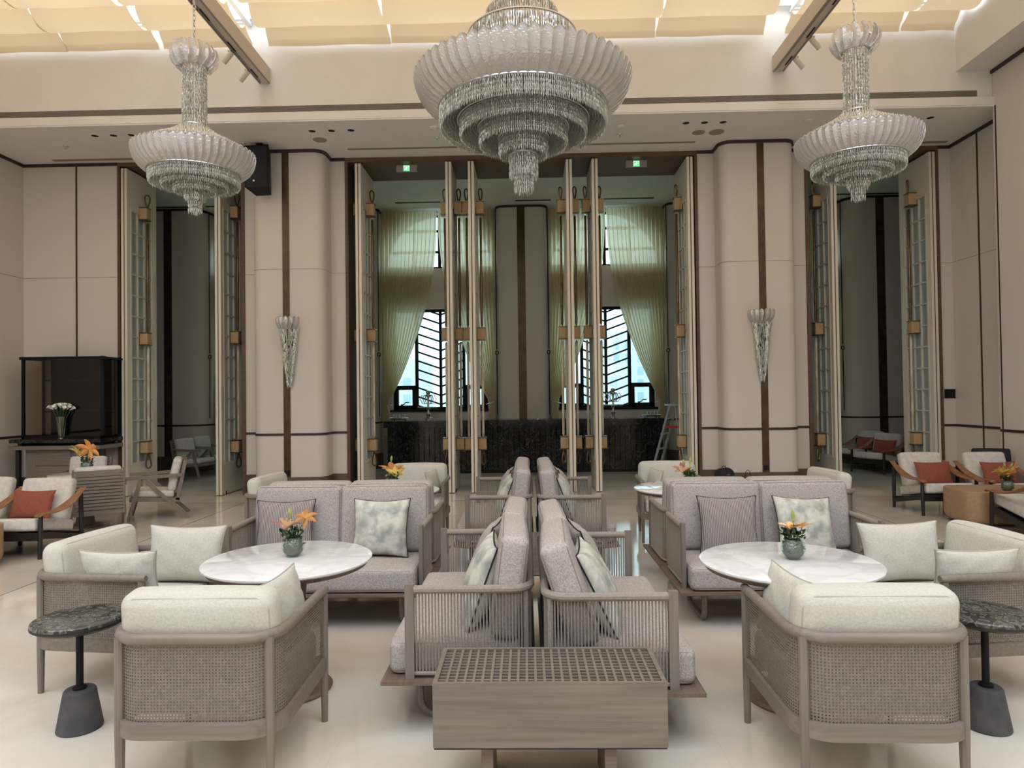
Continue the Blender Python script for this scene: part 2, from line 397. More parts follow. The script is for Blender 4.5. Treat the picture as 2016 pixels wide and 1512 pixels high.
# fascia with the long air grille
m_ = MB()
m_.box(-8.66, 7.4, 9.90, 10.15, 5.99, 8.1); m_.box(-8.66, 7.4, 9.90, 10.15, SOF+0.02, 5.895)
m_.box(6.61, 7.4, 9.90, 10.15, 5.895, 5.99); m_.box(-8.66, 6.61, 10.04, 10.15, 5.895, 5.99)
m_.box(-8.66, 6.86, 9.86, 9.90, SOF+0.02, 5.88)
struct(m_.build('wall_fascia', M_white))
g = thing('air_grille', 'long dark slotted air grille running across the beam above the doors', 'air grille', (-1.0, 9.95, 5.94))
m_ = MB(); m_.box(-7.66, 7.61, 0.03, 0.09, -0.044, 0.044); m_.build('backing', M_trim, g, 0)
m_ = MB()
for k in range(6):
    z = -0.036 + k*0.0145; m_.box(-7.66, 7.61, -0.045, -0.02, z-0.0035, z+0.0035)
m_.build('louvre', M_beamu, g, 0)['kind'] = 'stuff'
m_ = MB(); m_.box(-9.0, 7.5, 9.87, 12.47, SOF, SOF+0.02); m_.box(-9.0, 7.5, 10.15, 12.47, SOF+0.02, 6.04); struct(m_.build('ceiling', M_ceil))
m_ = MB(); m_.box(-9.0, 7.5, -6.2, 10.2, 8.1, 8.3); struct(m_.build('ceiling_sky_blocker', M_white))  # added opaque sheet above the skylight, unseen, keeps the world sky light out
def trimset(path, nm, zs, mt, off, inner=0.0):
    m_ = MB(); m_.strip(path, zs[0], zs[1], off, inner=inner); struct(m_.build(nm, mt, angle=50))
for i, path in enumerate((PA, PL, PR, PD)):
    trimset(path, 'trim_%d' % (i+1), (SOF-0.05, SOF), M_trim, 0.028)
    trimset(path, 'trim_%d' % (i+5), (1.03, 1.068), M_trim, 0.012)
    trimset(path, 'baseboard_%s' % ('left_bay', 'left_pier', 'right_pier', 'right_bay')[i], (0, 0.35), M_base, 0.02)
    trimset(path, 'trim_%d' % (i+9), (3.765, 3.771), M_seam, 0.004)
m_ = MB(); m_.box(6.808, 6.82, -6, 9.89, 1.03, 1.068); m_.box(6.79, 6.82, -6, 9.89, 6.22, 6.27); m_.box(6.812, 6.82, 9.83, 9.85, 0, SOF); struct(m_.build('trim_13', M_trim, angle=0))
m_ = MB(); m_.box(-7.735, -7.715, 11.43, 11.45, 0, SOF); m_.box(7.145, 7.16, 10.75, 10.77, 0, SOF); struct(m_.build('trim_14', M_line, angle=0))
m_ = MB()
for cx in (-3.93, 3.84): m_.box(cx-0.055, cx+0.055, 10.985, 11.01, 0, SOF)
struct(m_.build('trim_15', M_bronze, angle=0))
m_ = MB()
for x0, x1 in ((-9.0, -3.36), (3.0, 7.4)): m_.box(x0+1.0, x1-0.4, 11.22, 11.30, SOF-0.006, SOF+0.01)
m_.box(-2.9, 2.8, 11.0, 11.06, SOF-0.006, SOF+0.01)
struct(m_.build('trim_16', M_seam, angle=0))
# jambs and header linings of the three openings
OPEN = ((-7.0, -4.80), (-3.06, 2.93), (4.73, 6.95))
for i, (x0, x1) in enumerate(OPEN):
    m_ = MB(); m_.box(x0, x1, 11.43, 12.47, 5.665, SOF-0.002)
    m_.box(x0, x0+0.05, 11.42, 12.47, 0, 5.665); m_.box(x1-0.05, x1, 11.42, 12.47, 0, 5.665)
    struct(m_.build('trim_%d' % (20+i), M_header, angle=0))

# ---------------------------------------------------------------- skylight, shades, beams
m_ = MB()
for k in range(9): m_.box(-8.6, 6.3, 9.80-k*0.55, 9.86-k*0.55, 7.25, 7.33)
for x in (-6.78, -5.36, -4.05, -3.66, -1.93, 1.95, 3.52, 3.95, 5.49): m_.box(x-0.035, x+0.035, -5.0, 9.88, 7.18, 7.26)
struct(m_.build('window_roof_frame', M_shadef, angle=0))
def blind(x0, x1, label):
    def fn(u, v):
        d = v * 7.2; k = (d + 0.38) / 0.6
        fr = k - math.floor(k) if v < 1 else 1.0
        z = 7.10 - 0.19*max(0, math.sin(PI*min(fr, 1)))**0.6 + 0.006*math.sin(u*9+3*k)
        ed = min(u, 1-u) * (x1-x0)
        x = x0 + (x1-x0)*u + (0.05*math.sin(PI*fr) * (1 if u < 0.5 else -1) * max(0, 1-ed/0.25) * -0.6)
        return (x, 9.86 - d, z - (0.06 if d < 0.02 else 0))
    m_ = MB(); m_.grid(fn, 20, 220)
    o = m_.build('roof_blind', M_blind, None, 60)
    tag(o, label, 'blind', 'festoon blinds under the glass roof')
    sm = MB()
    for k in range(1, 13): sm.tube([(x0+0.04, 10.24-0.6*k, 7.11), (x1-0.04, 10.24-0.6*k, 7.11)], 0.012, 6)
    sm.build('blind_batten', M_shadef, o)
blind(-8.6, -6.80, 'cream roof blind at the far left corner of the glass roof')
blind(-6.77, -5.42, 'cream roof blind between the corner blind and the bright gap left of the left chandelier')
blind(-5.30, -4.02, 'cream roof blind right behind the chain of the left chandelier')
blind(-3.73, -1.96, 'cream roof blind just right of the left ceiling beam')
blind(-1.90, 1.92, 'widest cream roof blind, directly behind the big central chandelier')
blind(1.98, 3.50, 'cream roof blind just left of the right ceiling beam')
blind(3.86, 5.45, 'cream roof blind behind the chain of the right chandelier')
blind(5.53, 6.24, 'narrow cream roof blind against the white side wall at right')
def beam(x, label, lab2, side):
    o = thing('ceiling_beam', label, 'beam', (x, 9.9, 6.33))
    m_ = MB(); m_.box(-0.08, 0.08, -15.8, -0.001, 0.002, 0.22); m_.build('beam_body', M_beam, o, 0)
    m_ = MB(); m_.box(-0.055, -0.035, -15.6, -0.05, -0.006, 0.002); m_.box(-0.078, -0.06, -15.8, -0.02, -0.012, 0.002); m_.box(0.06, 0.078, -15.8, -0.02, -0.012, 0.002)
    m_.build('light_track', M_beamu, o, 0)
    m_ = MB()
    for k in range(14): m_.box(side*0.03-0.008, side*0.03+0.008, -0.45-k*0.75, -0.2-k*0.75, -0.009, 0.0)
    m_.build('air_slot', M_black, o, 0)
    for j, (yy, tl) in enumerate(((-0.42, 28), (-0.95, 22))):
        s_ = thing('track_spotlight', lab2[j], 'spotlight', (x + side*0.09, 9.9+yy, 6.33), 0, 'track spotlights under the beams')
        Mx = T(side*0.06, 0, -0.09, R(tl*0.4), side*R(tl), 0)
        q = MB(); q.tube([(0,0,0.0), (0,0,-0.05)], 0.012, 8); q.box(-0.04, 0.04, -0.02, 0.02, -0.004, 0.012); q.build('bracket', M_beam, s_)
        q = MB(); q.lathe([(0.0,0.10),(0.034,0.10),(0.036,-0.08),(0.030,-0.083),(0.028,-0.05),(0.0,-0.05)], 18, T(side*0.05, 0, -0.09, R(12), -side*R(48), 0)); q.build('lamp_head', M_beam, s_)
beam(-3.83, 'beige ceiling beam crossing the skylight beside the left chandelier', ('white spotlight nearest the wall on the left ceiling beam', 'white spotlight farther from the wall on the left ceiling beam'), -1)
beam(3.74, 'beige ceiling beam crossing the skylight beside the right chandelier', ('white spotlight nearest the wall on the right ceiling beam', 'white spotlight farther from the wall on the right ceiling beam'), 1)

# ---------------------------------------------------------------- back room behind the doors
CB = 6.0
m_ = MB(); m_.box(-12, 10.5, 12.3, 16.4, CB, 6.3); m_.box(-12, 10.5, 12.35, 12.47, SOF, CB); struct(m_.build('ceiling_back', M_ceil2))
m_ = MB(); m_.box(-12, -11.8, 11.4, 16.4, 0, CB); struct(m_.build('wall_back_left', M_wall))
m_ = MB(); m_.box(10.3, 10.5, 11.4, 16.4, 0, CB); struct(m_.build('wall_back_right', M_wall))
m_ = MB(); m_.box(-12, -8.9, 12.25, 12.45, 0, CB); m_.box(7.4, 10.5, 12.25, 12.45, 0, CB); struct(m_.build('wall_back_near', M_wall))
m_ = MB()
for x0, x1 in ((-11, -7.6), (-7.2,-5.2), (-2.9,-1.6), (-0.2,0.6), (0.9,2.9), (4.9,9)): m_.box(x0, x1, 15.02, 15.10, CB-0.006, CB+0.01)
struct(m_.build('trim_30', M_black, angle=0))
WC = (-5.97, -2.03, 1.88, 5.83)
HW = 1.34; AR = 1.30; AZ = 4.65; LW = 1.12; LZ0, LZ1 = 1.33, 3.70
def win_wall(cx, idx):
    m_ = MB(); y0, y1 = 15.8, 16.15
    def slab(poly, z=None):
        n = len(poly); V = [(x, y0, zz) for x, zz in poly] + [(x, y1, zz) for x, zz in poly]
        F = [tuple(range(n)), tuple(reversed(range(n, 2*n)))] + [(i, n+i, n+(i+1) % n, (i+1) % n) for i in range(n)]
        m_.add(V, F)
    slab([(cx-HW,0), (cx+HW,0), (cx+HW,LZ0), (cx-HW,LZ0)])
    slab([(cx-HW,LZ0), (cx-LW,LZ0), (cx-LW,LZ1), (cx-HW,LZ1)]); slab([(cx+LW,LZ0), (cx+HW,LZ0), (cx+HW,LZ1), (cx+LW,LZ1)])
    slab([(cx-HW,LZ1), (cx+HW,LZ1), (cx+HW,AZ), (cx-HW,AZ)])
    slab([(cx-HW,AZ), (cx-AR,AZ), (cx-AR, AZ+0.01), (cx-HW, AZ+0.01)])
    N = 24
    for k in range(N):
        a0 = PI - PI*k/N; a1 = PI - PI*(k+1)/N
        xa, za, xb, zb = cx+AR*math.cos(a0), AZ+AR*math.sin(a0), cx+AR*math.cos(a1), AZ+AR*math.sin(a1)
        if k == 0: xa = cx-AR
        slab([(xa, za), (xb, zb), (xb, CB), (xa, CB)])
    slab([(cx-HW,AZ), (cx-AR,AZ), (cx-AR,CB), (cx-HW,CB)]); slab([(cx+AR,AZ), (cx+HW,AZ), (cx+HW,CB), (cx+AR,CB)])
    struct(m_.build('wall_window_bay_%d' % idx, M_wall, angle=0))
    f = thing('window_%d' % idx, 'x', 'window', (cx, 16.0, 0)); del f['category']; f['kind'] = 'structure'
    f['label'] = 'tall arched window with dark chevron bars'
    q = MB(); fw = 0.05
    q.box(-LW, LW, -0.04, 0.04, LZ0, LZ0+0.06); q.box(-LW, LW, -0.04, 0.04, LZ1-0.06, LZ1)
    q.box(-LW, -LW+0.06, -0.04, 0.04, LZ0, LZ1); q.box(LW-0.06, LW, -0.04, 0.04, LZ0, LZ1)
    for x in (-0.57, 0.55): q.box(x-0.035, x+0.035, -0.05, 0.05, LZ0, LZ1)
    q.box(-0.03, 0.03, -0.05, 0.05, LZ0, LZ1)
    for a, c in ((-LW, -0.57), (0.55, LW)):
        q.box(a, c, -0.05, 0.05, 1.80, 1.90); q.box(a, a+0.11, -0.045, 0.045, LZ0, 1.9); q.box(c-0.11, c, -0.045, 0.045, LZ0, 1.9); q.box(a, c, -0.045, 0.045, LZ0, LZ0+0.1)
    q.build('window_frame', M_black, f, 0)
    q = MB(); z = LZ0 - 0.1
    while z < LZ1 + 0.1:
        for sg, x1 in ((-1, -0.57), (1, 0.55)):
            za, zb = z, z + 0.20
            if za < LZ0: 
                if zb < LZ0 + 0.05: continue
                za_c = LZ0; xs = x1 * (LZ0 - z)/0.2
                q.tube([(xs,0,LZ0+0.005), (x1,0,zb)], 0.020, 4); continue
            if zb > LZ1:
                xs = x1 * max(0, (LZ1 - z))/0.2
                if LZ1 - z > 0.03: q.tube([(0,0,z), (xs,0,LZ1)], 0.020, 4)
                continue
            q.tube([(0,0,za), (x1,0,zb)], 0.020, 4)
        z += 0.213
    q.build('chevron_bars', M_black, f, 0)
    q = MB(); A = [(AR*0.985*math.cos(PI*k/32), 0, AZ+AR*0.985*math.sin(PI*k/32)) for k in range(33)]
    q.tube(A, 0.035, 6); q.box(-AR, AR, -0.04, 0.04, AZ, AZ+0.06)
    q.box(-0.035, 0.035, -0.04, 0.04, AZ, AZ+AR-0.02)
    for zz in (AZ+0.42, AZ+0.92):
        hx = math.sqrt(max(0, AR*AR-(zz-AZ)**2)); q.box(-hx, hx, -0.035, 0.035, zz-0.025, zz+0.025)
    for x in (-0.6, 0.6): q.box(x-0.025, x+0.025, -0.035, 0.035, AZ, AZ+math.sqrt(AR*AR-0.36))
    q.build('arch_frame', M_black, f, 0)
    q = MB(); q.box(-LW-0.05, LW+0.05, -0.26, -0.02, LZ0-0.045, LZ0); q.build('window_sill', M_black, f, 0)
    q = MB(); q.box(-LW+0.05, LW-0.05, -0.004, 0.004, LZ0+0.05, LZ1-0.05); q.build('glass_pane', M_glass, f, 0)
    for x in (-0.84, 0.84):
        q = MB(); q.tube([(x-0.1,-0.06,LZ0+0.11), (x-0.03,-0.09,LZ0+0.13), (x,-0.09,LZ0+0.17), (x+0.09,-0.09,LZ0+0.175)], 0.012, 6); q.box(x-0.11, x-0.06, -0.08, -0.04, LZ0+0.09, LZ0+0.13); q.build('window_handle', M_black, f)
for i, cx in enumerate(WC): win_wall(cx, i+1)
def bpier(nm, x0, x1, sx, r=0.2, y1=15.42):
    path = [(x0, 15.8)] + arc(x0+r, y1+r, r, 180, 270) + arc(x1-r, y1+r, r, 270, 360) + [(x1, 15.8)]
    m_ = MB(); m_.prism(path + [(x1, 16.15), (x0, 16.15)], 0, CB); struct(m_.build('wall_' + nm, M_wall))
    for a, (z0, z1, mt, off) in enumerate(((1.03, 1.068, M_trim, 0.012), (0, 0.35, M_base, 0.02), (CB-0.05, CB, M_trim, 0.02))):
        m_ = MB(); m_.strip(path, z0, z1, off); struct(m_.build('trim_%s_%d' % (nm, a+1), mt, angle=50))
    m_ = MB(); m_.box(sx-0.09, sx+0.09, y1-0.012, y1+0.01, 0, CB); struct(m_.build('trim_%s_4' % nm, M_bronze, angle=0))
bpier('pier_1', -10.4, -7.34, -8.15, 0.42, 15.2); bpier('pier_2', -4.6, -3.40, -4.0); bpier('pier_3', -0.66, 0.51, -0.085)
bpier('pier_4', 3.25, 4.46, 3.85); bpier('pier_5', 7.2, 10.2, 7.93, 0.42, 15.2)
m_ = MB()
for x0, x1 in ((-12,-10.4), (-7.34,-7.3), (10.2,10.5), (-4.63,-4.6), (-3.40,-3.36), (-0.70,-0.66), (0.51,0.55), (3.21,3.25), (4.46,4.50), (7.16,7.2)): m_.box(x0, x1, 15.8, 16.15, 0, CB)
struct(m_.build('wall_back', M_wall, angle=0))
def curtain(cx, sg, label):
    """one sheer panel, gathered to the outer side at sg; outer edge is the bay edge"""
    xo = cx + sg*1.29
    c_ = thing('sheer_curtain', label, 'curtain', (xo, 15.62, 0), 0, 'sheer curtains on the arched windows')
    def inner(z):
        t = min(1, max(0, (5.96 - z)/4.5)); return 1.27*(1 - 0.92*t**2.1) if z > 1.46 else 0.10 + 0.10*min(1, (1.46-z)/0.5)
    def fn(u, v):
        z = 5.96 - v*5.2
        W = inner(z); nf = 13
        am = 0.06 if W > 0.5 else 0.05*(0.35+0.65*W/0.5)
        ph = nf*u*2*PI + 0.6*math.sin(3*u+z)
        x = -sg*(W*u + 0.012*math.sin(2*ph))
        y = am*math.sin(ph) - (0.03 if W < 0.3 else 0)
        return (x, y, z)
    q = MB(); q.grid(fn, 150, 60)
    o = q.build('curtain_panel', M_sheer, c_, 80)
    q = MB(); q.tube([(-sg*0.2, -0.06, 1.44), (-sg*0.0, -0.07, 1.5), (sg*0.02, 0.0, 1.56)], 0.008, 6); q.tube([(sg*0.02,0,1.52),(sg*0.02,0,1.6)], 0.02, 8); q.build('tieback', M_steel, c_)
    q = MB(); q.tube([(sg*0.07, -0.14, 5.95), (sg*0.07, -0.14, 2.70)], 0.010, 6)
    q.tube([(sg*0.07+0.035*math.cos(a*PI/6), -0.14, 2.62+0.04*math.sin(a*PI/6)) for a in range(12)], 0.010, 6, closed=True)
    q.tube([(sg*0.07, -0.14, 2.57), (sg*0.07, -0.14, 1.2)], 0.009, 6); q.build('pull_cord', M_black, c_)
wn = ('far left window', 'window behind the left half of the bar', 'window behind the right half of the bar', 'far right window')
for i, cx in enumerate(WC):
    for sg in (-1, 1): curtain(cx, sg, 'sheer green-white curtain tied to the %s of the %s' % ('left' if sg < 0 else 'right', wn[i]))

# pale town outside the windows
for i, (x, y, wd, dp, h) in enumerate(((-14, 60, 9, 8, 7), (-4.5, 74, 7, 8, 9), (6, 66, 8, 8, 6.5), (13, 80, 12, 8, 11), (-30, 70, 12, 9, 12), (30, 70, 14, 9, 9))):
    t = thing('distant_building', ('pale block of flats far beyond the windows, %s' % ('seen low behind the left window', 'taller and farther than its neighbours', 'low and flat-roofed behind the right window', 'wide and tall at right', 'at the outer left', 'at the outer right')[i]), 'building', (x, y, -6), 0)
    m_ = MB(); m_.box(-wd/2, wd/2, 0, dp, 0, h+4); m_.build('building_wall', pm('far_wall_%d' % i, srgb(225,232,236), rough=0.9), t, 0)
    q = MB()
    for a in range(int(wd/1.4)):
        for c in range(int((h+3)/1.5)):
            q.box(-wd/2+0.5+a*1.4, -wd/2+1.2+a*1.4, -0.03, 0.02, 0.8+c*1.5, 1.8+c*1.5)
    q.build('building_windows', pm('far_pane_%d' % i, srgb(178,196,206), rough=0.4), t, 0)['kind'] = 'stuff'
m_ = MB(); m_.box(-90, 90, 16.6, 160, -6.3, -6.0); o = m_.build('ground_outside', pm('outside_ground', srgb(200,206,204), rough=0.9), None, 0); o['kind'] = 'structure'

# ---------------------------------------------------------------- tall pivot doors with lantern pulls
LX0, LX1, LZT = -0.46, 0.46, 5.63          # leaf runs along Y around its pivot
def ring_loop(z0, z1, r, sgn):
    """teardrop loop outline from z0 (pointed) to z1 (round)"""
    pts = []
    for k in range(17):
        t = k/16; a = PI*(t-0.5)
        pts.append((0, (r*math.sin(2*PI*t)) * (1-0.0*t), 0))
    P = []
    H = z1 - z0
    for k in range(21):
        t = 2*PI*k/21
        u = (1-math.cos(t))/2
        P.append((0, r*math.sin(t)*u**0.9*1.25, z0 + H*u))
    return P
def build_pull(parent, sg):
    """one lantern pull on the face sg of a leaf"""
    X = sg*0.125
    rod = MB(); Yr = 0.045
    rod.tube([(X, Yr, 4.80), (X, Yr, 4.78), (X, Yr, 2.90), (X, Yr, 2.85)], [0.008, 0.019, 0.022, 0.008], 10)
    p = rod.build('lantern_pull', M_rod, parent)
    mr = MB(); mr.tube([(X, Yr, 2.60), (X, Yr, 2.57), (X, Yr, 0.95), (X, Yr, 0.91)], [0.008, 0.022, 0.022, 0.010], 10); mr.build('onyx_rod', M_stone, p)
    for z0 in (4.82, 2.60, 0.68):
        b_ = MB(); b_.rbox(0.14, 0.14, 0.205, 0.012, 0.0, T(sg*0.115, -0.02, z0+0.125), n=2, c=2); sh = b_.build('shade_box', M_amber, p)
        c = MB(); c.box(sg*0.115-0.077, sg*0.115+0.077, -0.10, 0.06, z0+0.012, z0+0.024); c.box(sg*0.115-0.077, sg*0.115+0.077, -0.10, 0.06, z0+0.226, z0+0.238)
        c.tube([(X, Yr, z0+0.238), (X, Yr, z0+0.25)], 0.009, 6); c.build('shade_rim', M_rod, p, 0)
        a = MB(); a.box(min(sg*0.05, sg*0.075), max(sg*0.05, sg*0.075), -0.03, 0.0, z0+0.08, z0+0.16); a.build('wall_bracket', M_rod, p, 0)
    q = MB(); q.tube([(x+X+y*0.75, y*0.75+Yr, z) for x, y, z in ring_loop(5.05, 5.31, 0.048, 1)], 0.013, 6, closed=True); q.build('end_loop', M_rod, p)
    q = MB(); q.tube([(x+X+y*0.75, y*0.75+Yr, z) for x, y, z in ring_loop(0.70, 0.43, 0.048, 1)], 0.013, 6, closed=True); q.build('end_loop', M_rod, p)
def make_door(n, x):
    o = bpy.data.objects.new('door_%d' % n, None); COL.objects.link(o); o.location = (x, 11.86, 0); o['kind'] = 'structure'
    return o
door0 = make_door(1, 0)
fr = MB()
def panel(mb, y0, y1, z0, z1): mb.box(-0.05, 0.05, y0, y1, z0, z1)
PY0, PY1, PZ0, PZ1 = -0.31, 0.33, 0.56, 4.93
for sx in (-1, 1):
    a, c = (-0.05, -0.008) if sx < 0 else (0.008, 0.05)
    fr.box(a, c, LX0, PY0, 0.012, LZT); fr.box(a, c, PY1, LX1, 0.012, LZT)
    fr.box(a, c, PY0, PY1, 0.012, PZ0); fr.box(a, c, PY0, PY1, PZ1, LZT)
    e = sx*0.05
    for y0, y1, z0, z1 in ((PY0-0.05, PY0-0.035, PZ0-0.05, PZ1+0.05), (PY1+0.035, PY1+0.05, PZ0-0.05, PZ1+0.05)):
        fr.box(min(e, e+sx*0.006), max(e, e+sx*0.006), y0, y1, z0, z1)
    for z in (PZ0-0.05, PZ1+0.035, 0.30): fr.box(min(e, e+sx*0.006), max(e, e+sx*0.006), PY0-0.05, PY1+0.05, z, z+0.015)
fr.build('door_frame', M_door, door0, 0)
q = MB(); q.box(-0.008, 0.008, LX0+0.006, LX1-0.006, 0.012, PZ0); q.box(-0.008, 0.008, LX0+0.006, PY0, PZ0, LZT-0.006); q.box(-0.008, 0.008, PY1, LX1-0.006, PZ0, LZT-0.006); q.box(-0.008, 0.008, PY0, PY1, PZ1, LZT-0.006); q.box(-0.04,0.04,LX0,LX1,0.002,0.012)
q.build('dark_seal', M_line, door0, 0)
q = MB(); NR = 12
for k in range(1, 3):
    y = PY0 + (PY1-PY0)*k/3; q.box(-0.035, 0.035, y-0.013, y+0.013, PZ0, PZ1)
for k in range(1, NR):
    z = PZ0 + (PZ1-PZ0)*k/NR; q.box(-0.034, 0.034, PY0, PY1, z-0.013, z+0.013)
q.build('glazing_bars', M_doorface, door0, 0)
q = MB(); q.box(-0.005, 0.005, PY0, PY1, PZ0, PZ1); q.build('frosted_pane', M_frost, door0, 0)
q = MB(); q.tube([(0.052, -0.30, 0.0), (0.052, -0.30, 0.06)], 0.012, 8); q.build('door_bolt', M_black, door0)
for sg in (-1, 1): build_pull(door0, sg)
DX = (-6.87, -5.25, -2.83, -1.285, -0.90, 0.765, 1.20, 2.80)
DX2 = (5.19, 6.83)
dlab = ('left opening, at its left side', 'left opening, at its right side', 'middle opening, by its left jamb', 'outer of the left middle pair', 'inner of the left middle pair',
        'inner of the right middle pair', 'outer of the right middle pair', 'middle opening, by its right jamb', 'right opening, at its left side', 'right opening, at its right side')
def dup_tree(o, parent):
    c = o.copy(); COL.objects.link(c); c.parent = parent
    for ch in list(o.children): dup_tree(ch, c)
    return c
for i, x in enumerate(DX + DX2):
    d = door0 if i == 0 else dup_tree(door0, None)
    d.location = (x, 11.86, 0); d.name = 'door_%d' % (i+1)
    d['label'] = 'tall ivory pivot door leaf with lantern pulls: ' + dlab[i]

# ---------------------------------------------------------------- chandeliers and sconces
def crystal(mb, x, y, z, h, r, a=0.0):
    n = len(mb.v); V = [(x, y, z)]
    for k in range(4):
        t = a + PI/2*k; V.append((x + r*math.cos(t), y + r*math.sin(t), z - h*0.30))
    V.append((x, y, z-h))
    mb.v += V
    mb.f += [(n, n+1+k, n+1+(k+1) % 4) for k in range(4)] + [(n+5, n+1+(k+1) % 4, n+1+k) for k in range(4)]
def crystals_ring(mb, r, z, h, sp, cr, jit=0.1, rows=1):
    n = max(3, int(2*PI*r/sp))
    for k in range(n):
        a = 2*PI*(k + rnd.random()*0.3)/n
        for q in range(rows):
            crystal(mb, r*math.cos(a), r*math.sin(a), z - q*h*0.85, h*(1+jit*(rnd.random()-0.5)), cr, a + rnd.random())
def leaf_mesh(name, L, W, r0, z0, r1, z1, bulge, th=0.006, droop=0.0):
    """glass leaf from (r0,z0) to (r1,z1) bulging outward, centred on +X"""
    nu, nv = 6, 18; V = []; F = []
    dr, dz = r1-r0, z1-z0; ln = math.hypot(dr, dz); nx, nz = dz/ln, -dr/ln
    if nz > 0: nx, nz = -nx, -nz
    for s_ in (0, 1):
        for j in range(nv+1):
            t = j/nv; wv = W * (0.72 + 0.28*min(1, t*1.6)) * (1 if t < 0.86 else math.sqrt(max(0.03, 1-((t-0.86)/0.14)**2)))
            bb = bulge*math.sin(PI*t)
            rr = r0 + dr*t + nx*bb; zz = z0 + dz*t + nz*bb
            for i in range(nu+1):
                u = 2*i/nu - 1; cup = -0.22*W*(1-u*u)*0.5 + th*s_
                V.append((rr - nx*cup*-1, u*wv/2, zz - nz*cup*-1))
    N = (nu+1)*(nv+1)
    for s_ in (0, 1):
        for j in range(nv):
            for i in range(nu):
                a = s_*N + j*(nu+1)+i; f = (a, a+1, a+nu+2, a+nu+1)
                F.append(f if s_ else f[::-1])
    for j in range(nv):
        for i in (0, nu):
            a = j*(nu+1)+i; b_ = a+nu+1; F.append((a, b_, N+b_, N+a) if i == 0 else (b_, a, N+a, N+b_))
    for i in range(nu):
        for j in (0, nv):
            a = j*(nu+1)+i; F.append((a, a+1, N+a+1, N+a))
    mb = MB(); mb.v = V; mb.f = F
    return mb.mesh(name, M_glassleaf, 60)
def put_leaves(parent, me, n, name='glass_leaf', a0=0.0, arc_=2*PI, tilt=0.05):
    for k in range(n):
        o = bpy.data.objects.new(name, me); COL.objects.link(o); o.parent = parent
        o.rotation_euler = (tilt, 0, a0 + arc_*k/n)
def ring(mb, r, z, t=0.012): mb.tube([(r*math.cos(2*PI*k/64), r*math.sin(2*PI*k/64), z) for k in range(64)], t, 6, closed=True)
def chain(parent, z0, z1):
    q = MB(); z = z0; k = 0
    while z < z1:
        P = [((0.016*math.cos(t*PI/5)) if k % 2 else 0, 0 if k % 2 else 0.016*math.cos(t*PI/5), z + 0.035 + 0.035*math.sin(t*PI/5)) for t in range(10)]
        q.tube(P, 0.005, 5, closed=True); z += 0.056; k += 1
    q.build('chain', M_steel, parent)
def big_chandelier(x, y):
    t = thing('crystal_chandelier', 'huge tiered crystal chandelier with ribbed glass leaves hanging at the centre', 'chandelier', (x, y, 3.78), 0, 'crystal chandeliers')
    Z = -3.78
    f = MB()
    for r, z in ((0.87,4.60),(0.68,4.50),(0.47,4.43),(0.26,4.33),(0.15,4.14),(1.0,4.86),(0.56,5.38),(0.37,5.62),(0.22,5.9)): ring(f, r, z+Z)
    for k in range(12):
        a = 2*PI*k/12; f.tube([(0.05*math.cos(a),0.05*math.sin(a),5.3+Z), (0.85*math.cos(a),0.85*math.sin(a),4.64+Z)], 0.008, 5)
    f.tube([(0,0,4.2+Z), (0,0,8.0+Z)], 0.02, 8)
    f.build('metal_frame', M_steel, t)
    me = leaf_mesh('big_leaf', 0.5, 0.125, 0.875, 4.60+Z, 1.125, 4.92+Z, 0.055)
    put_leaves(t, me, 62)
    steps = ((0.868,0.665,4.60,0.19), (0.66,0.465,4.50,0.17), (0.46,0.26,4.43,0.19), (0.255,0.14,4.33,0.20))
    pl = MB()
    for r1, r2_, z, h in steps:
        pl.lathe([(r2_, z+Z-0.012), (r1, z+Z-0.012), (r1, z+Z-0.006), (r2_, z+Z-0.006)], 48)
        q = MB(); nr = 4; L_ = h/(nr-0.4)
        crystals_ring(q, r1, z+Z, L_, 0.019, 0.0078, jit=0.4, rows=nr); crystals_ring(q, r1-0.014, z+Z-L_*0.4, L_, 0.022, 0.0078, jit=0.4, rows=nr)
        n = int((r1-r2_-0.02)/0.028)
        for k in range(n):
            u = (k+1)/(n+1); crystals_ring(q, r1-(r1-r2_)*u, z+Z-0.012, h*(0.85-0.55*u)/1.8, 0.026, 0.0078, jit=0.4, rows=2)
        q.build('crystal_tier', M_crystal, t, 0)['kind'] = 'stuff'
    pl.build('tier_plates', M_plate, t, 30)
    q = MB()
    for r, z, h, rows in ((0.148,4.17,0.075,4),(0.132,4.15,0.075,4),(0.10,4.02,0.06,5),(0.085,4.01,0.06,5),(0.06,4.0,0.06,5),(0.03,4.0,0.06,5)): crystals_ring(q, r, z+Z, h, 0.022, 0.008, jit=0.8, rows=rows)
    q.build('crystal_drop', M_crystal, t, 0)['kind'] = 'stuff'
    for grp in (((0.96,4.90,0.10),(0.86,4.98,0.12),(0.76,5.06,0.13),(0.66,5.14,0.13),(0.565,5.38,0.20)), ((0.55,5.40,0.16),(0.46,5.42,0.12),(0.375,5.64,0.20)), ((0.36,5.66,0.16),(0.28,5.70,0.12),(0.22,5.95,0.24),(0.2,6.2,0.24),(0.2,6.4,0.24),(0.2,6.6,0.24))):
        q = MB()
        for r, z, h in grp: crystals_ring(q, r, z+Z, h*0.55, 0.024, 0.009, jit=0.4, rows=2); crystals_ring(q, r-0.02, z+Z-0.03, h*0.55, 0.030, 0.008, jit=0.4, rows=2)
        q.build('upper_crystal_tier', M_crystal, t, 0)['kind'] = 'stuff'
    return t
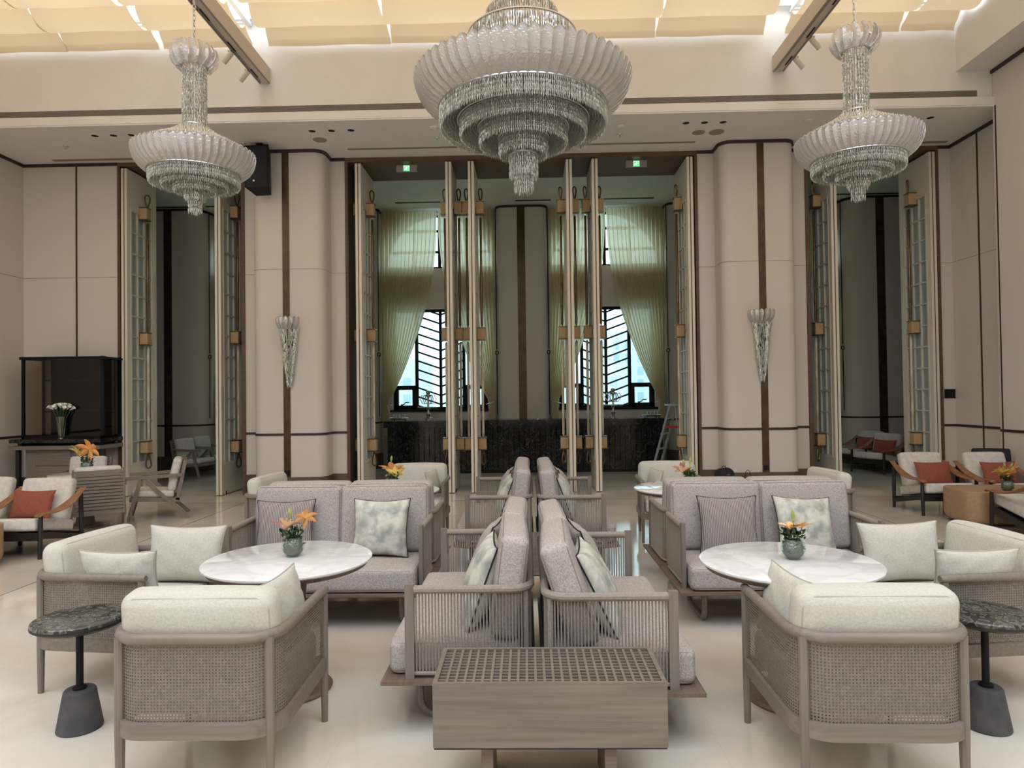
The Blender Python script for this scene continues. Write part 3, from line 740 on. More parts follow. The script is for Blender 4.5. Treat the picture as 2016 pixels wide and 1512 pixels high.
def side_chandelier(x, y, label):
    t = thing('crystal_chandelier', label, 'chandelier', (x, y, 3.60), 0, 'crystal chandeliers')
    Z = -3.60
    f = MB()
    for r, z in ((0.455,4.01),(0.335,3.975),(0.215,3.935),(0.105,3.90),(0.12,4.52),(0.13,5.15),(0.5,4.27)): ring(f, r, z+Z, 0.008)
    for k in range(10):
        a = 2*PI*k/10; f.tube([(0.05*math.cos(a),0.05*math.sin(a),4.4+Z), (0.44*math.cos(a),0.44*math.sin(a),4.0+Z)], 0.006, 5)
    f.tube([(0,0,4.0+Z), (0,0,5.42+Z)], 0.014, 8); f.build('metal_frame', M_steel, t)
    me = bpy.data.meshes.get('side_leaf') or leaf_mesh('side_leaf', 0.36, 0.086, 0.452, 4.01+Z, 0.60, 4.25+Z, 0.042)
    put_leaves(t, me, 50)
    me = bpy.data.meshes.get('crown_leaf') or leaf_mesh('crown_leaf', 0.25, 0.078, 0.13, 5.13+Z, 0.17, 5.37+Z, 0.055)
    put_leaves(t, me, 16, 'crown_leaf')
    pl = MB()
    for r1, r2_, z, h in ((0.445,0.335,4.01,0.10), (0.33,0.215,3.97,0.09), (0.21,0.10,3.93,0.10)):
        pl.lathe([(r2_, z+Z-0.008), (r1, z+Z-0.008), (r1, z+Z-0.003), (r2_, z+Z-0.003)], 40)
        q = MB(); crystals_ring(q, r1, z+Z, h*0.40, 0.016, 0.0062, jit=0.4, rows=3); crystals_ring(q, r1-0.012, z+Z-0.02, h*0.40, 0.019, 0.006, jit=0.4, rows=3)
        for k in range(3):
            u = (k+1)/4; crystals_ring(q, r1-(r1-r2_)*u, z+Z-0.01-0.012*u, h*0.45, 0.020, 0.0062, jit=0.4, rows=2)
        q.build('crystal_tier', M_crystal, t, 0)['kind'] = 'stuff'
    pl.build('tier_plates', M_plate, t, 30)
    q = MB()
    for r, z, h, rows in ((0.105,3.90,0.06,3),(0.09,3.88,0.06,3),(0.066,3.82,0.05,5),(0.045,3.82,0.05,5),(0.02,3.80,0.05,5)): crystals_ring(q, r, z+Z, h, 0.020, 0.006, jit=0.7, rows=rows)
    q.build('crystal_drop', M_crystal, t, 0)['kind'] = 'stuff'
    q = MB(); z = 5.17
    while z > 4.50:
        crystals_ring(q, 0.118, z+Z, 0.05, 0.026, 0.009, jit=0.6); crystals_ring(q, 0.095, z+Z-0.02, 0.05, 0.03, 0.009); z -= 0.040
    q.build('crystal_column', M_crystal, t, 0)['kind'] = 'stuff'
    q = MB()
    for k in range(12):
        u = k/11; crystals_ring(q, 0.12+0.39*u, 4.56-0.26*u**0.7+Z, 0.06, 0.026, 0.008)
    q.build('crystal_shoulder', M_crystal, t, 0)['kind'] = 'stuff'
    chain(t, 5.36+Z, 7.2+Z)
    return t
big_chandelier(0.0, 7.0)
side_chandelier(-3.46, 7.0, 'smaller crystal chandelier with long glass column hanging on the left')
side_chandelier(3.44, 7.0, 'smaller crystal chandelier with long glass column hanging on the right')
def sconce(x, label):
    t = thing('wall_sconce', label, 'wall lamp', (x, 10.98, 1.72), 0, 'crystal sconces on the round piers')
    q = MB(); q.box(-0.05, 0.05, -0.02, 0.002, 0.75, 1.15); q.tube([(0,-0.02,1.0), (0,-0.10,1.05)], 0.012, 6); q.build('back_plate', M_bronze, t, 0)
    q = MB(); r2 = random.Random(3)
    for k in range(900):
        u = r2.random()**0.8; R_ = (0.03 + 0.125*u**0.8)*(0.7+0.3*r2.random()); a = -r2.random()*PI
        crystal(q, R_*math.cos(a)*1.0, R_*math.sin(a)*0.85-0.025, 0.12 + 0.95*u + r2.random()*0.06, 0.055+0.03*r2.random(), 0.0085, a)
    q.build('crystal_cone', M_crystal, t, 0)['kind'] = 'stuff'
    me = bpy.data.meshes.get('sconce_leaf') or leaf_mesh('sconce_leaf', 0.2, 0.066, 0.12, 1.04, 0.19, 1.25, 0.03, 0.003)
    for k in range(9):
        o = bpy.data.objects.new('glass_leaf', me); COL.objects.link(o); o.parent = t; o.rotation_euler = (0.05, 0, -PI*(k+0.5)/9); o.location = (0, -0.02, 0)
sconce(-3.87, 'crystal wall sconce on the left round pier'); sconce(3.80, 'crystal wall sconce on the right round pier')

# ---------------------------------------------------------------- ceiling fittings, signs, speaker
for i, (x, nm) in enumerate(((-6.62,'left one of the left trio'), (-6.33,'middle one of the left trio'), (-6.05,'right one of the left trio'), (-3.24,'left one of the trio left of the centre'), (-2.94,'middle one of the trio left of the centre'), (-2.64,'right one of the trio left of the centre'),
        (2.47,'left one of the trio right of the centre'), (2.75,'middle one of the trio right of the centre'), (3.03,'right one of the trio right of the centre'), (6.13,'alone at far right'))):
    t = thing('recessed_downlight', 'recessed ceiling downlight, ' + nm, 'downlight', (x, 10.24, SOF), 0, 'recessed downlights')
    q = MB(); q.lathe([(0.052,0.0),(0.056,-0.006),(0.068,-0.006),(0.070,0.0)], 20); q.build('rim', M_ceil, t)
    q = MB(); q.lathe([(0.0,-0.002),(0.052,-0.002),(0.05,0.0),(0.0,0.0)], 20); q.build('dark_lens', M_black, t)
for i, (x, y, lb) in enumerate(((-7.35,10.64,'tiny ceiling sprinkler at far left'), (-4.49,10.69,'tiny ceiling sprinkler beside the black loudspeaker'), (-1.37,10.63,'tiny ceiling sprinkler left of the central chandelier'), (1.52,10.63,'tiny ceiling sprinkler right of the central chandelier'))):
    q = MB(); q.lathe([(0.0,0.0),(0.04,0.0),(0.035,-0.01),(0.01,-0.012),(0.008,-0.035),(0.022,-0.04),(0.022,-0.044),(0,-0.044)], 12, T(x, y, SOF)); tag(q.build('sprinkler', M_steel), lb, 'sprinkler')
for i, (x, y, r, lb) in enumerate(((-3.23,10.6,0.11,'round ceiling speaker grille beside the left downlight trio'), (2.76,10.63,0.10,'smaller round ceiling speaker grille at right'), (3.04,10.63,0.12,'larger round ceiling speaker grille at right'), (-6.1,10.6,0.1,'round ceiling speaker grille at far left'))):
    q = MB(); q.lathe([(0,0),(r,0),(r-0.005,-0.006),(0,-0.006)], 24, T(x, y, SOF)); tag(q.build('ceiling_speaker', M_beamu), lb, 'ceiling speaker')
for i, (x, y, lb) in enumerate(((-1.36,10.19,'white round smoke detector left of the central chandelier'), (1.5,10.3,'white round smoke detector right of the central chandelier'), (4.31,10.23,'white round smoke detector near the right chandelier'))):
    q = MB(); q.lathe([(0,0),(0.06,0),(0.055,-0.02),(0.03,-0.03),(0,-0.03)], 20, T(x, y, SOF)); tag(q.build('smoke_detector', M_ceil), lb, 'smoke detector')
for i, (x, lb) in enumerate(((-2.03,'green lit exit sign above the left part of the middle opening'), (1.94,'green lit exit sign above the right part of the middle opening'))):
    t = thing('exit_sign', lb, 'exit sign', (x, 11.62, 5.665), 0, 'exit signs')
    q = MB(); q.box(-0.18, 0.18, -0.012, 0.012, -0.125, -0.008); q.box(-0.10,-0.09,-0.005,0.005,-0.01,0); q.box(0.09,0.10,-0.005,0.005,-0.01,0); q.build('sign_plate', M_beamu, t, 0)
    q = MB(); q.box(-0.055, 0.055, -0.015, -0.011, -0.118, -0.014); q.build('lit_panel', M_exit, t, 0)
    q = MB()
    # white doorway frame with a running figure
    q.box(-0.045,-0.038,-0.018,-0.015,-0.11,-0.022); q.box(0.038,0.045,-0.018,-0.015,-0.11,-0.022); q.box(-0.045,0.045,-0.018,-0.015,-0.028,-0.022)
    q.lathe([(0,-0.001),(0.008,-0.001),(0.008,0.001),(0,0.001)], 10, T(0.008,-0.0165,-0.038, R(90)))
    for a, b_ in (((0.004,-0.048),(-0.004,-0.075)), ((-0.004,-0.075),(0.014,-0.088)), ((0.014,-0.088),(0.010,-0.106)), ((-0.004,-0.075),(-0.016,-0.092)), ((-0.016,-0.092),(-0.030,-0.092)), ((0.004,-0.050),(-0.016,-0.058)), ((-0.016,-0.058),(-0.022,-0.072)), ((0.004,-0.050),(0.018,-0.064)), ((0.018,-0.064),(0.028,-0.056))):
        q.tube([(a[0],-0.0165,a[1]), (b_[0],-0.0165,b_[1])], 0.0048, 5)
    q.build('running_figure', M_exitw, t, 0)
t = thing('loudspeaker', 'black loudspeaker hanging from the ceiling beside the left chandelier', 'loudspeaker', (-4.24, 10.72, SOF))
Mx = T(0, 0, -0.42, R(-8), R(-3), R(4))
q = MB(); q.prism([(-0.19,-0.17),(0.19,-0.17),(0.12,0.17),(-0.12,0.17)], -0.36, 0.34, Mx); q.build('cabinet', M_black, t, 0)
q = MB(); q.box(-0.165, 0.165, -0.182, -0.170, -0.37, 0.30, Mx); q.build('speaker_mesh', M_bag, t, 0)
q = MB(); q.box(-0.055, -0.03, -0.186, -0.181, -0.28, -0.255, Mx); q.build('maker_badge', M_steel, t, 0)
q = MB(); q.tube([(0,0,0), (0,0,-0.10)], 0.014, 8); q.box(-0.05,0.05,-0.05,0.05,-0.012,0); q.tube([(0,0,-0.09), (0.08,0.02,-0.13)], 0.01, 6); q.build('ceiling_bracket', M_black, t, 0)
t = thing('control_panel', 'small black control panel on the wall beside the far right door', 'control panel', (6.96+0.0, 11.45, 1.575))
t.location = (6.885+0.19, 11.45, 1.575)
q = MB(); q.box(-0.095, 0.075, -0.02, 0.0, -0.075, 0.075); q.build('panel_body', M_black, t, 0)
q = MB()
for z in (-0.03, 0.0, 0.03): q.box(-0.05, 0.03, -0.023, -0.02, z-0.0035, z+0.0035)
q.build('indicator_strip', M_bag, t, 0)
for x, lb in ((-3.93, 'small black power outlet at the foot of the left bronze strip'), (3.84, 'small black power outlet at the foot of the right bronze strip')):
    t = thing('power_outlet', lb, 'power outlet', (x, 10.985, 0.42))
    q = MB(); q.box(-0.04, 0.04, -0.008, 0, -0.04, 0.04); q.build('outlet_plate', M_black, t, 0)
    q = MB(); q.box(-0.025, 0.025, -0.011, -0.008, -0.025, 0.025); q.build('socket', M_bag, t, 0)

# ---------------------------------------------------------------- cushions and pillows
def cushion_part(name, parent, sx, sy, sz, Mx, mt, bulge=0.02, r=0.035, pipe=True, pm_=None, thick_axis=1):
    """box cushion; local frame given by Mx; piping runs round both big faces"""
    b_ = MB(); b_.rbox(sx, sy, sz, r, bulge, None, n=8, c=3)
    o = b_.build(name, mt, parent); o.matrix_local = Mx
    if pipe:
        q = MB(); e = r*0.30
        hx, hy, hz = sx/2-e, sy/2-e, sz/2-e; rc = r*1.0
        def loop(fix):
            a, c = (hx, hz) if thick_axis == 1 else (hx, hy)
            P = []
            for (cx, cz, a0) in ((a-rc, c-rc, 0), (-a+rc, c-rc, 90), (-a+rc, -c+rc, 180), (a-rc, -c+rc, 270)):
                for k in range(5):
                    t = R(a0 + 90*k/4); u, v = cx+rc*math.cos(t), cz+rc*math.sin(t)
                    P.append((u, fix, v) if thick_axis == 1 else (u, v, fix))
            return P
        for fx in ((-hy, hy) if thick_axis == 1 else (-hz, hz)):
            q.tube(loop(fx), 0.0042, 5, closed=True)
        q.build('piping', pm_ or M_pipe, o)
    return o
def pillow_mesh(name, sx, sz, th, mt, seed=1, pinch=0.10):
    """loose pillow standing in XZ, thickness in Y"""
    r2 = random.Random(seed); n = 22; V = []; F = []; ph = [r2.random()*6 for _ in range(6)]
    def edge(u, v):   # concave sides, pointed corners
        x = sx/2*u*(1 - pinch*(1-v*v)*abs(u)**2); z = sz/2*v*(1 - pinch*(1-u*u)*abs(v)**2)
        return x, z
    for s_ in (-1, 1):
        for j in range(n+1):
            for i in range(n+1):
                u = math.sin(PI/2*(2*i/n-1)); v = math.sin(PI/2*(2*j/n-1))
                x, z = edge(u, v)
                t = th/2 * ((1-u*u)*(1-v*v))**0.42
                wr = 0.004*math.sin(9*u+ph[0]+3*v)*math.sin(7*v+ph[1]) * (1-(u*v)**2) + 0.003*math.sin(22*v+ph[2])*max(0, abs(u)-0.6)*2 + 0.003*math.sin(22*u+ph[3])*max(0, abs(v)-0.6)*2
                if i in (0, n) or j in (0, n): wr = 0; t = 0
                V.append((x, s_*(t + wr*(1 if t > 0.005 else 0)), z))
    N = (n+1)**2
    for s_ in (0, 1):
        for j in range(n):
            for i in range(n):
                a = s_*N + j*(n+1)+i; f = (a, a+1, a+n+2, a+n+1)
                F.append(f if not s_ else f[::-1])
    mb = MB(); mb.v = V; mb.f = F
    me = mb.mesh(name, mt, 60)
    P = []
    for k in range(24): P.append(edge(-math.cos(PI*k/24), -1))
    for k in range(24): P.append(edge(1, -math.cos(PI*k/24)))
    for k in range(24): P.append(edge(math.cos(PI*k/24), 1))
    for k in range(24): P.append(edge(-1, math.cos(PI*k/24)))
    q = MB(); q.tube([(x, 0, z) for x, z in P], 0.005, 5, closed=True)
    return me, q
PILLOWS = {}
def pillow(kind, label, loc, rz, lean, group=None, roll=0.0, scale=1.0):
    specs = {'cloud': (0.44, 0.44, 0.17, M_cloud, M_bpipe), 'stripe': (0.44, 0.44, 0.16, M_striped, M_bpipe), 'plain': (0.44, 0.44, 0.16, M_grey, M_bpipe),
             'cream': (0.52, 0.36, 0.15, M_cream, M_cpipe), 'rust': (0.50, 0.32, 0.14, M_rust, M_rust), 'small': (0.46, 0.34, 0.11, M_cream, M_cpipe)}
    sx, sz, th, mt, pmt = specs[kind]
    if kind not in PILLOWS:
        me, q = pillow_mesh('pillow_'+kind, sx, sz, th, mt, len(kind)); PILLOWS[kind] = (me, q.mesh('pillow_piping_'+kind, pmt))
    me, pp = PILLOWS[kind]
    o = bpy.data.objects.new('throw_pillow', me); COL.objects.link(o)
    h = sz/2
    o.matrix_world = Matrix.Translation(loc) @ Matrix.Rotation(rz, 4, 'Z') @ Matrix.Rotation(lean, 4, 'X') @ Matrix.Translation((0, 0, h)) @ Matrix.Rotation(roll, 4, 'Y') @ Matrix.Scale(scale, 4)
    p = bpy.data.objects.new('piping', pp); COL.objects.link(p); p.parent = o
    return tag(o, label, 'pillow', group)

# ---------------------------------------------------------------- rope-sided sofas (local: front at -Y, back seam at y=0)
SW = 1.44
def upath(w, yf, yb, r, n=8):
    h = w/2
    return [(-h, yf)] + [(-h, yf + (yb-r-yf)*k/6) for k in range(1, 6)] + arc(-h+r, yb-r, r, 180, 90, n) + arc(h-r, yb-r, r, 90, 0, n) + [(h, yf + (yb-r-yf)*(6-k)/6) for k in range(1, 7)]
def resample(P, step):
    d = [0]
    for i in range(1, len(P)): d.append(d[-1] + math.dist(P[i-1], P[i]))
    n = max(2, int(d[-1]/step)); out = []; j = 0
    for k in range(n+1):
        s_ = d[-1]*k/n
        while j < len(P)-2 and d[j+1] < s_: j += 1
        t = (s_-d[j])/max(1e-9, d[j+1]-d[j]); out.append(tuple(P[j][a] + (P[j+1][a]-P[j][a])*t for a in range(2)))
    return out
def make_sofa():
    t = thing('rope_sofa', 'x', 'sofa')
    q = MB()
    W2, D0, D1 = SW/2+0.03, -0.76, -0.005
    V = [(-W2,D0,0.262),(W2,D0,0.262),(W2,D1,0.262),(-W2,D1,0.262), (-W2,D0,0.245),(W2,D0,0.245),(W2,D1,0.245),(-W2,D1,0.245), (-W2+0.12,D0+0.12,0.205),(W2-0.12,D0+0.12,0.205),(W2-0.12,D1-0.01,0.205),(-W2+0.12,D1-0.01,0.205)]
    F = [(0,1,2,3)] + [(4+k, 4+(k+1) % 4, (k+1) % 4, k) for k in range(4)] + [(8+k, 8+(k+1) % 4, 4+(k+1) % 4, 4+k) for k in range(4)] + [(11,10,9,8)]
    q.add(V, F); q.build('platform', M_platform, t, 20)
    for x in (-0.55, 0.55):
        q = MB(); P = [(x,-0.60,0.21), (x,-0.595,0.10)] + [(x, -0.515-0.08*math.cos(R(a)), 0.10-0.08*math.sin(R(a))) for a in range(15, 91, 15)] + [(x,-0.20,0.02)] + [(x, -0.20+0.08*math.sin(R(a)), 0.10-0.08*math.cos(R(a))) for a in range(15, 91, 15)] + [(x,-0.12,0.21)]
        q.tube(P, 0.02, 8); q.build('sled_leg', M_taupe, t)
    P2 = resample(upath(SW-0.04, -0.60, -0.025, 0.10), 0.03)
    q = MB(); q.tube([(x, y, 0.695) for x, y in P2], 0.021, 10); q.build('top_rail', M_rope, t)
    q = MB(); q.tube([(x, y, 0.285) for x, y in P2], 0.010, 6); q.build('bottom_rail', M_rope, t)
    for sx in (-1, 1):
        q = MB(); x = sx*(SW/2-0.02)
        q.box(x-0.014, x+0.014, -0.645, -0.60, 0.262, 0.722); q.build('front_post', M_taupez, t, 0)
        q = MB(); q.tube([(sx*(SW/2-0.06), -0.05, 0.262), (sx*(SW/2-0.06), -0.05, 0.68)], 0.017, 8); q.build('rear_post', M_rope, t)
    P3 = resample(upath(SW-0.04, -0.59, -0.025, 0.10), 0.0158)
    q = MB()
    for k, (x, y) in enumerate(P3):
        q.tube([(x, y, 0.282), (x + 0.002*math.sin(k*2.1), y, 0.69)], 0.0043, 5, caps=False)
    q.build('rope_weave', M_rope, t, 60)
    cushion_part('seat_cushion', t, SW-0.10, 0.66, 0.165, T(0, -0.405, 0.348), M_grey, 0.012, 0.035, True, M_grey2, thick_axis=2)
    for x, l in ((-0.34, 6), (0.34, 7)):
        cushion_part('back_cushion', t, 0.685, 0.145, 0.515, T(x, -0.135, 0.688, R(-l), 0, R(1.5 if x > 0 else -1)), M_grey, 0.018, 0.04, True, M_pipe)
    return t
sofa0 = make_sofa()
GS = 'rope-sided lounge sofas set back to back'
SOFAS = [  # loc of the back seam centre, heading (rz: 0 faces the camera), label
    ((0.030, 4.04, 0), R(-90), 'grey two-seat rope sofa of the central row facing left, nearest behind the lattice bench'),
    ((0.050, 3.90, 0), R(90), 'grey two-seat rope sofa of the central row facing right, nearest behind the lattice bench'),
    ((0.055, 7.02, 0), R(-90), 'grey two-seat rope sofa facing left in the far pair of the central row'),
    ((0.075, 6.98, 0), R(90), 'grey two-seat rope sofa facing right in the far pair of the central row'),
    ((-1.475, 5.49, 0), 0, 'grey rope sofa behind the left near marble table, facing the camera'),
    ((-1.475, 5.51, 0), PI, 'grey rope sofa back to back behind the left one, facing the bar'),
    ((1.80, 5.48, 0), 0, 'grey rope sofa behind the right near marble table, facing the camera'),
    ((1.80, 5.50, 0), PI, 'grey rope sofa back to back behind the right one, facing the bar')]
for i, (loc, rz, lab) in enumerate(SOFAS):
    if i == 0: sofa0.location = loc; sofa0.rotation_euler = (0,0,rz); sofa0['label'] = lab; sofa0['group'] = GS
    else: dup(sofa0, loc, rz, lab, GS)
def relean(root, side, y, lean):
    for ch in root.children:
        if ch.name.startswith('back_cushion') and ch.matrix_local.translation.x * side > 0: ch.matrix_local = T(0.34*side, y, 0.690, R(-lean), 0, R(1.5*side))
_sf = sorted([o for o in bpy.data.objects if o.name.startswith('rope_sofa')], key=lambda o: o.name)
bpy.context.view_layer.update()
relean(_sf[1], -1, -0.150, 18); relean(_sf[1], 1, -0.135, 11)
GP = 'throw pillows on the sofas'
pillow('stripe', 'ribbed grey pillow with black piping on the left near sofa', (-1.86, 5.10, 0.435), R(6), R(-16), GP)
pillow('cloud', 'cloudy grey-green pillow with black piping on the left near sofa', (-1.13, 5.10, 0.435), R(-3), R(-14), GP)
pillow('stripe', 'ribbed grey pillow with black piping on the right near sofa', (1.50, 5.08, 0.435), R(-3), R(-15), GP)
pillow('cloud', 'cloudy grey-green pillow with black piping on the right near sofa', (2.08, 5.06, 0.435), R(4), R(-22), GP, R(3))
pillow('cloud', 'cloudy pillow on the left-facing central sofa, near the lattice bench', (-0.335, 3.70, 0.435), R(-85), R(-20), GP, 0, 1.06)
pillow('plain', 'taupe pillow behind the cloudy one on the left-facing central sofa', (-0.33, 4.32, 0.435), R(-97), R(-19), GP)
pillow('cloud', 'cloudy pillow on the right-facing central sofa, near the lattice bench', (0.455, 3.60, 0.435), R(84), R(-26), GP, 0, 1.06)
pillow('plain', 'taupe pillow behind the cloudy one on the right-facing central sofa', (0.44, 4.22, 0.435), R(97), R(-22), GP)
pillow('cloud', 'pale pillow nearest on the left-facing far central sofa', (-0.30, 6.72, 0.435), R(-86), R(-20), GP)
pillow('plain', 'taupe pillow farther along the left-facing far central sofa', (-0.30, 7.36, 0.435), R(-94), R(-18), GP)
pillow('cloud', 'pale pillow nearest on the right-facing far central sofa', (0.44, 6.68, 0.435), R(86), R(-20), GP)
pillow('plain', 'taupe pillow farther along the right-facing far central sofa', (0.44, 7.32, 0.435), R(94), R(-18), GP)

# ---------------------------------------------------------------- lattice-topped benches
def make_bench():
    t = thing('lattice_bench', 'x', 'bench')
    hx, hy = 0.468, 0.192; z0, z1 = 0.243, 0.50
    q = MB()
    q.box(-hx, hx, -hy, -hy+0.018, z0, z1); q.box(-hx, hx, hy-0.018, hy, z0, z1)
    q.box(-hx, -hx+0.018, -hy+0.018, hy-0.018, z0, z1); q.box(hx-0.018, hx, -hy+0.018, hy-0.018, z0, z1); q.box(-hx+0.018, hx-0.018, -hy+0.018, hy-0.018, z0, z0+0.015)
    q.build('box_body', M_taupeb, t, 0)
    q = MB()
    nx, ny = 25, 11
    for k in range(1, nx):
        x = -hx+0.018 + (2*hx-0.036)*k/nx; q.box(x-0.0055, x+0.0055, -hy+0.018, hy-0.018, z1-0.024, z1-0.003)
    for k in range(1, ny):
        y = -hy+0.018 + (2*hy-0.036)*k/ny; q.box(-hx+0.018, hx-0.018, y-0.0045, y+0.0045, z1-0.026, z1-0.006)
    q.build('lattice_top', M_taupeb, t, 0)
    q = MB(); q.box(-hx+0.004, hx-0.004, -hy+0.004, hy-0.004, z0-0.008, z0); q.build('painted_shadow_line', M_blackw, t, 0)  # black strip that paints in the shadow line under the box
    for x in (-0.255, 0.245):
        q = MB(); q.box(x-0.024, x+0.024, -0.15, 0.15, 0.0, z0-0.008); q.build('panel_leg', M_platform, t, 0)
    return t
bench0 = make_bench(); bench0.location = (0.075, 2.905, 0)
bench0['label'] = 'taupe wooden bench with lattice top in the middle foreground'; bench0['group'] = 'lattice-topped benches'
dup(bench0, (-2.435, 5.39, 0), R(90), 'taupe lattice bench at the outer end of the left sofa pair', 'lattice-topped benches')
dup(bench0, (2.79, 5.34, 0), R(90), 'taupe lattice bench at the outer end of the right sofa pair', 'lattice-topped benches')
dup(bench0, (0.06, 5.48, 0), 0, 'taupe lattice bench between the near and far pairs of the central sofas', 'lattice-topped benches')

# ---------------------------------------------------------------- barrel armchairs of wood and cane
AW, AD = 0.70, 0.70
def make_armchair():
    t = thing('cane_armchair', 'x', 'armchair')
    yf, yb = -AD/2, AD/2
    P = resample(upath(AW, yf, yb, 0.15, 10), 0.025)
    q = MB(); pts = [(x, y, 0.665) for x, y in P]
    pts = [(P[0][0], yf-0.012, 0.665)] + pts + [(P[-1][0], yf-0.012, 0.665)]
    q.tube(pts, [0.018] + [0.0235]*len(P) + [0.018], 12); q.build('top_rail', M_taupe, t)
    q = MB(); q.strip([(x, y) for x, y in P], 0.258, 0.325, 0.015, inner=-0.015); 
    q.box(-AW/2, AW/2, yf-0.008, yf+0.022, 0.258, 0.325); q.build('seat_apron', M_taupe, t, 40)
    for sx in (-1, 1):
        for (x, y) in ((sx*AW/2, yf+0.012), (sx*(AW/2-0.035), yb-0.042)):
            q = MB(); q.tube([(x, y, 0.0), (x, y, 0.25), (x, y, 0.66)], [0.016, 0.0205, 0.0205], 10); q.build('leg', M_taupez, t)
    # pierced cane: a ring of small quads around each hole
    Pc = resample(upath(AW-0.006, yf+0.03, yb-0.004, 0.147, 10), 0.0134)
    nz = 25; z0, z1 = 0.322, 0.648; dz = (z1-z0)/nz; q = MB(); hr = 0.0030
    for i in range(len(Pc)-1):
        a = Vector(Pc[i]); b_ = Vector(Pc[i+1]); c = (a+b_)/2; d = (b_-a); L_ = d.length; d = d/L_
        for k in range(nz):
            zc = z0 + dz*(k+0.5)
            V = []
            for (u, v) in ((-0.5,-0.5),(0.5,-0.5),(0.5,0.5),(-0.5,0.5)): V.append((c.x+d.x*u*L_, c.y+d.y*u*L_, zc+v*dz))
            for (u, v) in ((-1,-1),(1,-1),(1,1),(-1,1)): V.append((c.x+d.x*u*hr, c.y+d.y*u*hr, zc+v*hr))
            q.add(V, [(j, (j+1) % 4, 4+(j+1) % 4, 4+j) for j in range(4)])
    q.build('cane_panel', M_cane, t, 0)
    cushion_part('seat_cushion', t, AW-0.06, 0.62, 0.15, T(0, -0.02, 0.395), M_cream, 0.012, 0.035, True, M_cpipe, thick_axis=2)
    cushion_part('back_cushion', t, AW-0.05, 0.15, 0.42, T(0, 0.222, 0.63, R(-7)), M_cream, 0.020, 0.055, True, M_cpipe)
    return t
arm0 = make_armchair()
GA = 'cane barrel armchairs around the marble tables'
ARMS = [((-1.40, 3.11, 0), R(180.3), 'cane armchair with its back to the camera, left of the lattice bench'),
        ((1.425, 3.08, 0), R(180-1), 'cane armchair with its back to the camera, right of the lattice bench'),
        ((-2.43, 4.07, 0), R(90-6), 'cane armchair behind the left black side table, facing the marble table'),
        ((2.45, 3.95, 0), R(-90+6), 'cane armchair behind the right black side table, facing the marble table'),
        ((-1.30, 7.90, 0), R(0), 'cane armchair beyond the left sofa pair, its front towards the camera'),
        ((1.63, 7.82, 0), R(-3), 'cane armchair beyond the right sofa pair, its front towards the camera'),
        ((-2.50, 7.05, 0), R(84), 'cane armchair beyond the left sofa pair, turned sideways'),
        ((2.85, 7.00, 0), R(-84), 'cane armchair beyond the right sofa pair, turned sideways')]
for i, (loc, rz, lab) in enumerate(ARMS):
    if i == 0: arm0.location = loc; arm0.rotation_euler = (0,0,rz); arm0['label'] = lab; arm0['group'] = GA
    else: dup(arm0, loc, rz, lab, GA)
GQ = 'cream pillows in the cane armchairs'
pillow('small', 'cream pillow against the arm of the left foreground cane armchair', (-1.135, 3.20, 0.475), R(86), R(-14), GQ)
pillow('small', 'cream pillow against the arm of the right foreground cane armchair', (1.155, 3.20, 0.475), R(-86), R(-14), GQ)
pillow('cream', 'large cream pillow on the far arm of the left side armchair', (-2.22, 4.30, 0.475), R(-4), R(-12), GQ)
pillow('small', 'small cream pillow on the near arm of the left side armchair', (-2.30, 3.82, 0.475), R(176), R(-12), GQ)
pillow('cream', 'large cream pillow on the far arm of the right side armchair', (2.30, 4.20, 0.475), R(6), R(-12), GQ)
pillow('small', 'small cream pillow on the near arm of the right side armchair', (2.36, 3.70, 0.475), R(184), R(-12), GQ)
pillow('small', 'cream pillow in the armchair beyond the left sofa pair', (-1.06, 7.84, 0.475), R(80), R(-14), GQ, 0, 0.85)
pillow('small', 'cream pillow in the armchair beyond the right sofa pair', (1.40, 7.74, 0.475), R(-80), R(-14), GQ, 0, 0.85)

# ---------------------------------------------------------------- tables
def make_table(rad=0.465, h=0.74):
    t = thing('round_table', 'x', 'table')
    q = MB(); q.lathe([(0, h-0.022), (rad-0.01, h-0.022), (rad, h-0.014), (rad, h-0.006), (rad-0.012, h), (0, h)], 64); q.build('marble_top', M_marble, t, 30)
    q = MB(); q.lathe([(0, h-0.046), (rad-0.03, h-0.046), (rad-0.012, h-0.022), (0, h-0.022)], 64); q.build('wood_rim', M_platform, t, 30)
    q = MB(); q.lathe([(0, 0.03), (0.13, 0.03), (0.10, 0.2), (0.085, 0.45), (0.10, 0.62), (0.125, h-0.046), (0, h-0.046)], 32); q.build('pedestal', M_platform, t, 30)
    q = MB(); q.lathe([(0, 0.0), (0.232, 0.0), (0.236, 0.012), (0.224, 0.025), (0, 0.03)], 40); q.build('base_plate', M_platform, t, 30)
    return t
tab0 = make_table(); tab0.location = (-1.365, 3.83, 0); tab0['label'] = 'round white marble table before the left near sofa'; tab0['group'] = 'round marble tables'
dup(tab0, (1.40, 3.69, 0), R(30), 'round white marble table before the right near sofa', 'round marble tables')
dup(tab0, (-1.335, 6.60, 0), 0, 'round white marble table mostly hidden beyond the left sofa pair', 'round marble tables')
dup(tab0, (1.49, 6.55, 0), 0, 'round white marble table partly hidden beyond the right sofa pair', 'round marble tables')
o = dup(tab0, (-5.82, 8.78, 0), 0, 'round white marble table between the slatted chairs at far left', 'round marble tables'); o.scale = (0.90, 0.90, 0.932)
